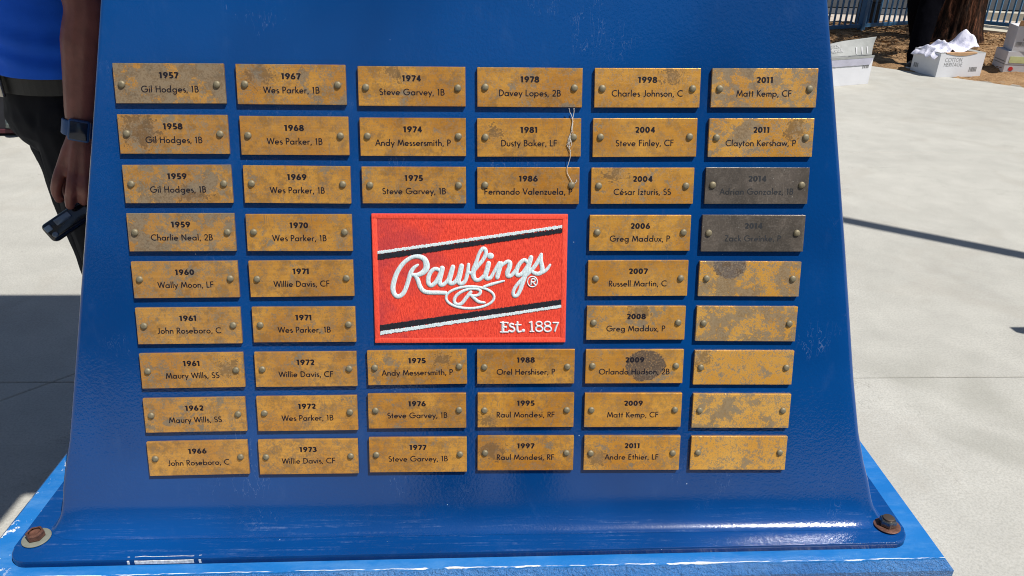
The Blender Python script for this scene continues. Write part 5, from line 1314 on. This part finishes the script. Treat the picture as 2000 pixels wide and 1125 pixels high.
# litter bin behind the fence
bn = empty('litter_bin', Matrix.Translation((6.02, 12.15, 0)) @ Matrix.Rotation(R(-25), 4, 'Z')); tag(bn, 'black square litter bin standing behind the blue fence post', 'bin')
M_BIN = simple('dark bin', (.018, .018, .017), .6); M_BIN2 = simple('grey bin hood', (.10, .10, .09), .5)
b = bmesh.new(); box(b, -.17, .17, -.17, .17, .03, .36, .012, 2); obj('body', b, M_BIN, bn)
b = bmesh.new(); box(b, -.16, .16, -.16, .16, .364, .80, .012, 2); obj('hood', b, M_BIN2, bn)
b = bmesh.new(); box(b, -.12, .12, -.165, -.1605, .55, .70); obj('slot', b, M_BIN, bn)
# guard rail beyond the road
gr = empty('guard_rail', Matrix.Translation((9.0, 15.6, 0)) @ Matrix.Rotation(math.atan2(-.5, 1.6), 4, 'Z')); tag(gr, 'low white guard rail beyond the road behind the fence', 'rail')
b = bmesh.new(); box(b, -2.5, 6, -.03, .03, .20, .30, .01, 2); obj('beam', b, simple('white rail paint', (.55, .55, .5), .6), gr)
b = bmesh.new(); box(b, -.04, .04, -.04, .04, 0, .2); pm = bpy.data.meshes.new('post'); b.to_mesh(pm); b.free(); pm.materials.append(M_FENCE)
for k in range(5):
    o = bpy.data.objects.new('post', pm); COL.objects.link(o); o.parent = gr; o.matrix_local = Matrix.Translation((-2.2 + k * 2, 0, 0))
# road edge barrier that reads as a dark strip on the left
lw = tag(obj('low_wall', None), 'low grey wall along the far side of the path behind the fence', 'wall') if False else None
b = bmesh.new(); box(b, -10, 9.0, 0, .2, 0, .45, .01, 1)
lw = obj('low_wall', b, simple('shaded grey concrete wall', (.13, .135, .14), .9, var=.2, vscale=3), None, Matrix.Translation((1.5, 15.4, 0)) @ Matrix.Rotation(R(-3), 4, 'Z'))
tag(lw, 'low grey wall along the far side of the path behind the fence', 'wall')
# fallen leaves / scrap beyond the fence
b = bmesh.new()
for k in range(14):
    a = random.uniform(0, 6.3); x, y = 5.85 + random.gauss(0, .07), 13.4 + random.gauss(0, .1)
    m = Matrix.Translation((x, y, .01)) @ Euler((random.uniform(-.5, .5), random.uniform(-.5, .5), a)).to_matrix().to_4x4()
    b.faces.new([b.verts.new(m @ Vector(q)) for q in ((-.09, 0, 0), (0, -.04, .01), (.09, 0, .03), (0, .04, .01))])
tag(obj('dry_leaves', b, simple('rusty dry leaves', (.30, .09, .04), .9)), 'rusty red dry leaves lying on the path beyond the fence', 'leaves', kind='stuff')

# ------------------------------------------------------------------ equipment case at the left, behind the man
ec = empty('equipment_case', Matrix.Translation((-3.5, 5.42, 0))); tag(ec, 'black equipment case standing on the pavement behind the man in blue', 'case')
M_CASE = simple('black case laminate', (.012, .013, .02), .5, var=.4, vscale=9)
b = bmesh.new(); box(b, -1.0, .50, -.28, .35, .035, 1.05, .01, 2); obj('shell', b, M_CASE, ec)
b = bmesh.new(); box(b, -1.005, .505, -.29, -.2805, .02, .05, .003, 1); obj('bottom_edge', b, simple('dark red edging', (.07, .012, .02), .6), ec)
b = bmesh.new(); lathe(b, [(.0, -.0), (.05, .0), (.04, .05), (.0, .075)], 12, Matrix.Translation((.31, -.30, .07))); smooth(obj('corner_guard', b, simple('worn metal corner', (.16, .19, .19), .4, .6, var=.4, vscale=60), ec))

# ------------------------------------------------------------------ things out of the picture that throw the thin shadows on the right
lp = empty('lamp_post', Matrix.Translation((3.92, 2.13, 0)))
tag(lp, 'slim blue lamp post standing on the pavement out of frame to the right', 'lamp post')
# shaft
b = bmesh.new(); cyl(b, .052, .050, .12, 5.6, 20); smooth(obj('pole', b, M_FENCE, lp)); b = bmesh.new(); cyl(b, .11, .10, 0, .12, 24); obj('foot', b, M_FENCE, lp)
b = bmesh.new(); lathe(b, [(0, 5.6), (.18, 5.62), (.2, 5.7), (.05, 5.86), (0, 5.88)], 24); smooth(obj('lamp_head', b, M_STEEL, lp))
ba = empty('crowd_barrier', Matrix.Translation((2.50, 2.06, 0))); tag(ba, 'steel crowd barrier standing out of frame to the right of the pedestal', 'barrier')
b = bmesh.new(); box(b, 0, 1.8, -.022, .022, 1.03, 1.075, .008, 2); obj('top_rail', b, M_STEEL, ba)
for x in (0.02, 1.78):
    b = bmesh.new(); cyl(b, .018, .018, 0, 1.03, 12, None, x, 0); smooth(obj('leg', b, M_STEEL, ba))
for x in range(10):
    b = bmesh.new(); cyl(b, .006, .006, .2, 1.03, 8, None, .2 + x * .16, 0); smooth(obj('bar', b, M_STEEL, ba))

# ------------------------------------------------------------------ behind the viewpoint: the onlooker, then scenery added for the gloss paint to mirror
cam_p = person(Vector((.03, -.46, 0)), R(180), 'person in grey shirt and dark trousers standing before the pedestal with a phone', M_SKIN, M_TROUS, M_TROUS, .012,
               dict(left_arm=[(.20, .0, 1.42), (.24, -.06, 1.16), (.06, -.33, 1.32)], right_arm=[(-.20, .0, 1.42), (-.24, -.06, 1.16), (-.06, -.33, 1.32)]),
               legs=[[(.10, 0, .98), (.13, -.01, .52), (.15, .03, .09)], [(-.10, 0, .98), (-.13, -.01, .52), (-.15, .03, .09)]], wide=.01)
M_GREYS = cloth_mat('grey shirt', (.10, .10, .11))
b = bmesh.new(); ball(b, (0, 0, 1.08), .18, .13, .12); ball(b, (0, 0, 1.22), .175, .125, .26); ball(b, (0, .0, 1.40), .20, .12, .13)
skin_remesh('shirt', b, M_GREYS, cam_p, .014, 3, folds(8, .006))
ph = bmesh.new(); box(ph, -.075, .075, -.125, -.117, 1.325, 1.40, .003, 2); tag(obj('phone', ph, M_GBLK), 'black phone held up by the person standing before the pedestal', 'phone')
M_STUC = simple('grey stucco', (.16, .16, .155), .9, var=.1, vscale=1.5, bumps=(60, .3, .01)); M_WIN = simple('dark window glass', (.02, .03, .04), .08, spec=.8)
def building(x0, x1, y, h, label, M_STUC=M_STUC):
    e = empty('building', Matrix.Translation((x0, y, 0))); tag(e, label, 'building'); W_ = x1 - x0
    b = bmesh.new(); box(b, 0, W_, -8, 0, 0, h); obj('wall', b, M_STUC, e)
    b = bmesh.new(); box(b, -.2, W_ + .2, -8.2, .25, h + .003, h + .35, .03, 1); obj('roof', b, M_FENCE, e)
    b = bmesh.new(); box(b, 0, 1.5, .003, .06, 0, 1.5); wm = bpy.data.meshes.new('window'); b.to_mesh(wm); b.free(); wm.materials.append(M_WIN)
    for r_w in range(int(h // 3.2)):
        for k in range(int(W_ // 2.6)):
            o = bpy.data.objects.new('window', wm); COL.objects.link(o); o.parent = e; o.matrix_local = Matrix.Translation((.6 + k * 2.6, 0, 1.1 + r_w * 3.2))
building(-26, -.6, -17, 9.5, 'long cream building with blue roof edge, added out of view for the left reflection', simple('cream stucco', (.62, .60, .54), .9, var=.08, vscale=1.5))
building(3.6, 24, -19, 9.5, 'grey building with blue roof edge, added out of view for the right reflection')
tent = empty('shade_tent', Matrix.Translation((5.2, -8.0, 0))); tag(tent, 'blue canopy tent on four poles, added behind the viewpoint to darken the mirrored plaza', 'tent')  # unseen tent, added to shade the ground the panel mirrors
b = bmesh.new(); top = b.verts.new((0, 0, 3.6)); q = [b.verts.new(v) for v in ((-3.2, -3.6, 2.6), (3.2, -3.6, 2.6), (3.2, 3.6, 2.6), (-3.2, 3.6, 2.6))]
q2 = [b.verts.new((v.co.x, v.co.y, 2.35)) for v in q]
for i in range(4): b.faces.new((q[i], q[(i + 1) % 4], top)); b.faces.new((q2[i], q2[(i + 1) % 4], q[(i + 1) % 4], q[i]))
obj('canopy', b, cloth_mat('blue canvas', (.01, .04, .16)), tent)
for x in (-3.15, 3.15):
    for y in (-3.55, 3.55):
        b = bmesh.new(); cyl(b, .03, .03, 0, 2.6, 10, None, x, y); smooth(obj('pole', b, M_STEEL, tent))

hd = empty('hedge', Matrix.Translation((7.2, -10.5, 0))); tag(hd, 'clipped dark green hedge added behind the canopy tent to darken the reflection', 'hedge')  # unseen, put in to darken the lower right reflection
b = bmesh.new(); rnd = random.Random(4)
box(b, -4.6, 4.6, -.35, .35, 0, 1.5)
for k in range(7000):
    f = rnd.random(); p = Vector((rnd.uniform(-4.7, 4.7), .38 if f < .7 else rnd.uniform(-.4, .4), rnd.uniform(0, 1.58) if f < .7 else 1.55)) + Vector((rnd.gauss(0, .03), rnd.gauss(0, .05), rnd.gauss(0, .03)))
    m = Matrix.Translation(p) @ Euler((rnd.uniform(0, 6), rnd.uniform(0, 6), rnd.uniform(0, 6))).to_matrix().to_4x4()
    b.faces.new([b.verts.new(m @ Vector(q)) for q in ((-.07, 0, 0), (0, -.03, 0), (.07, 0, 0), (0, .03, 0))])
obj('foliage', b, M_LEAF, hd)
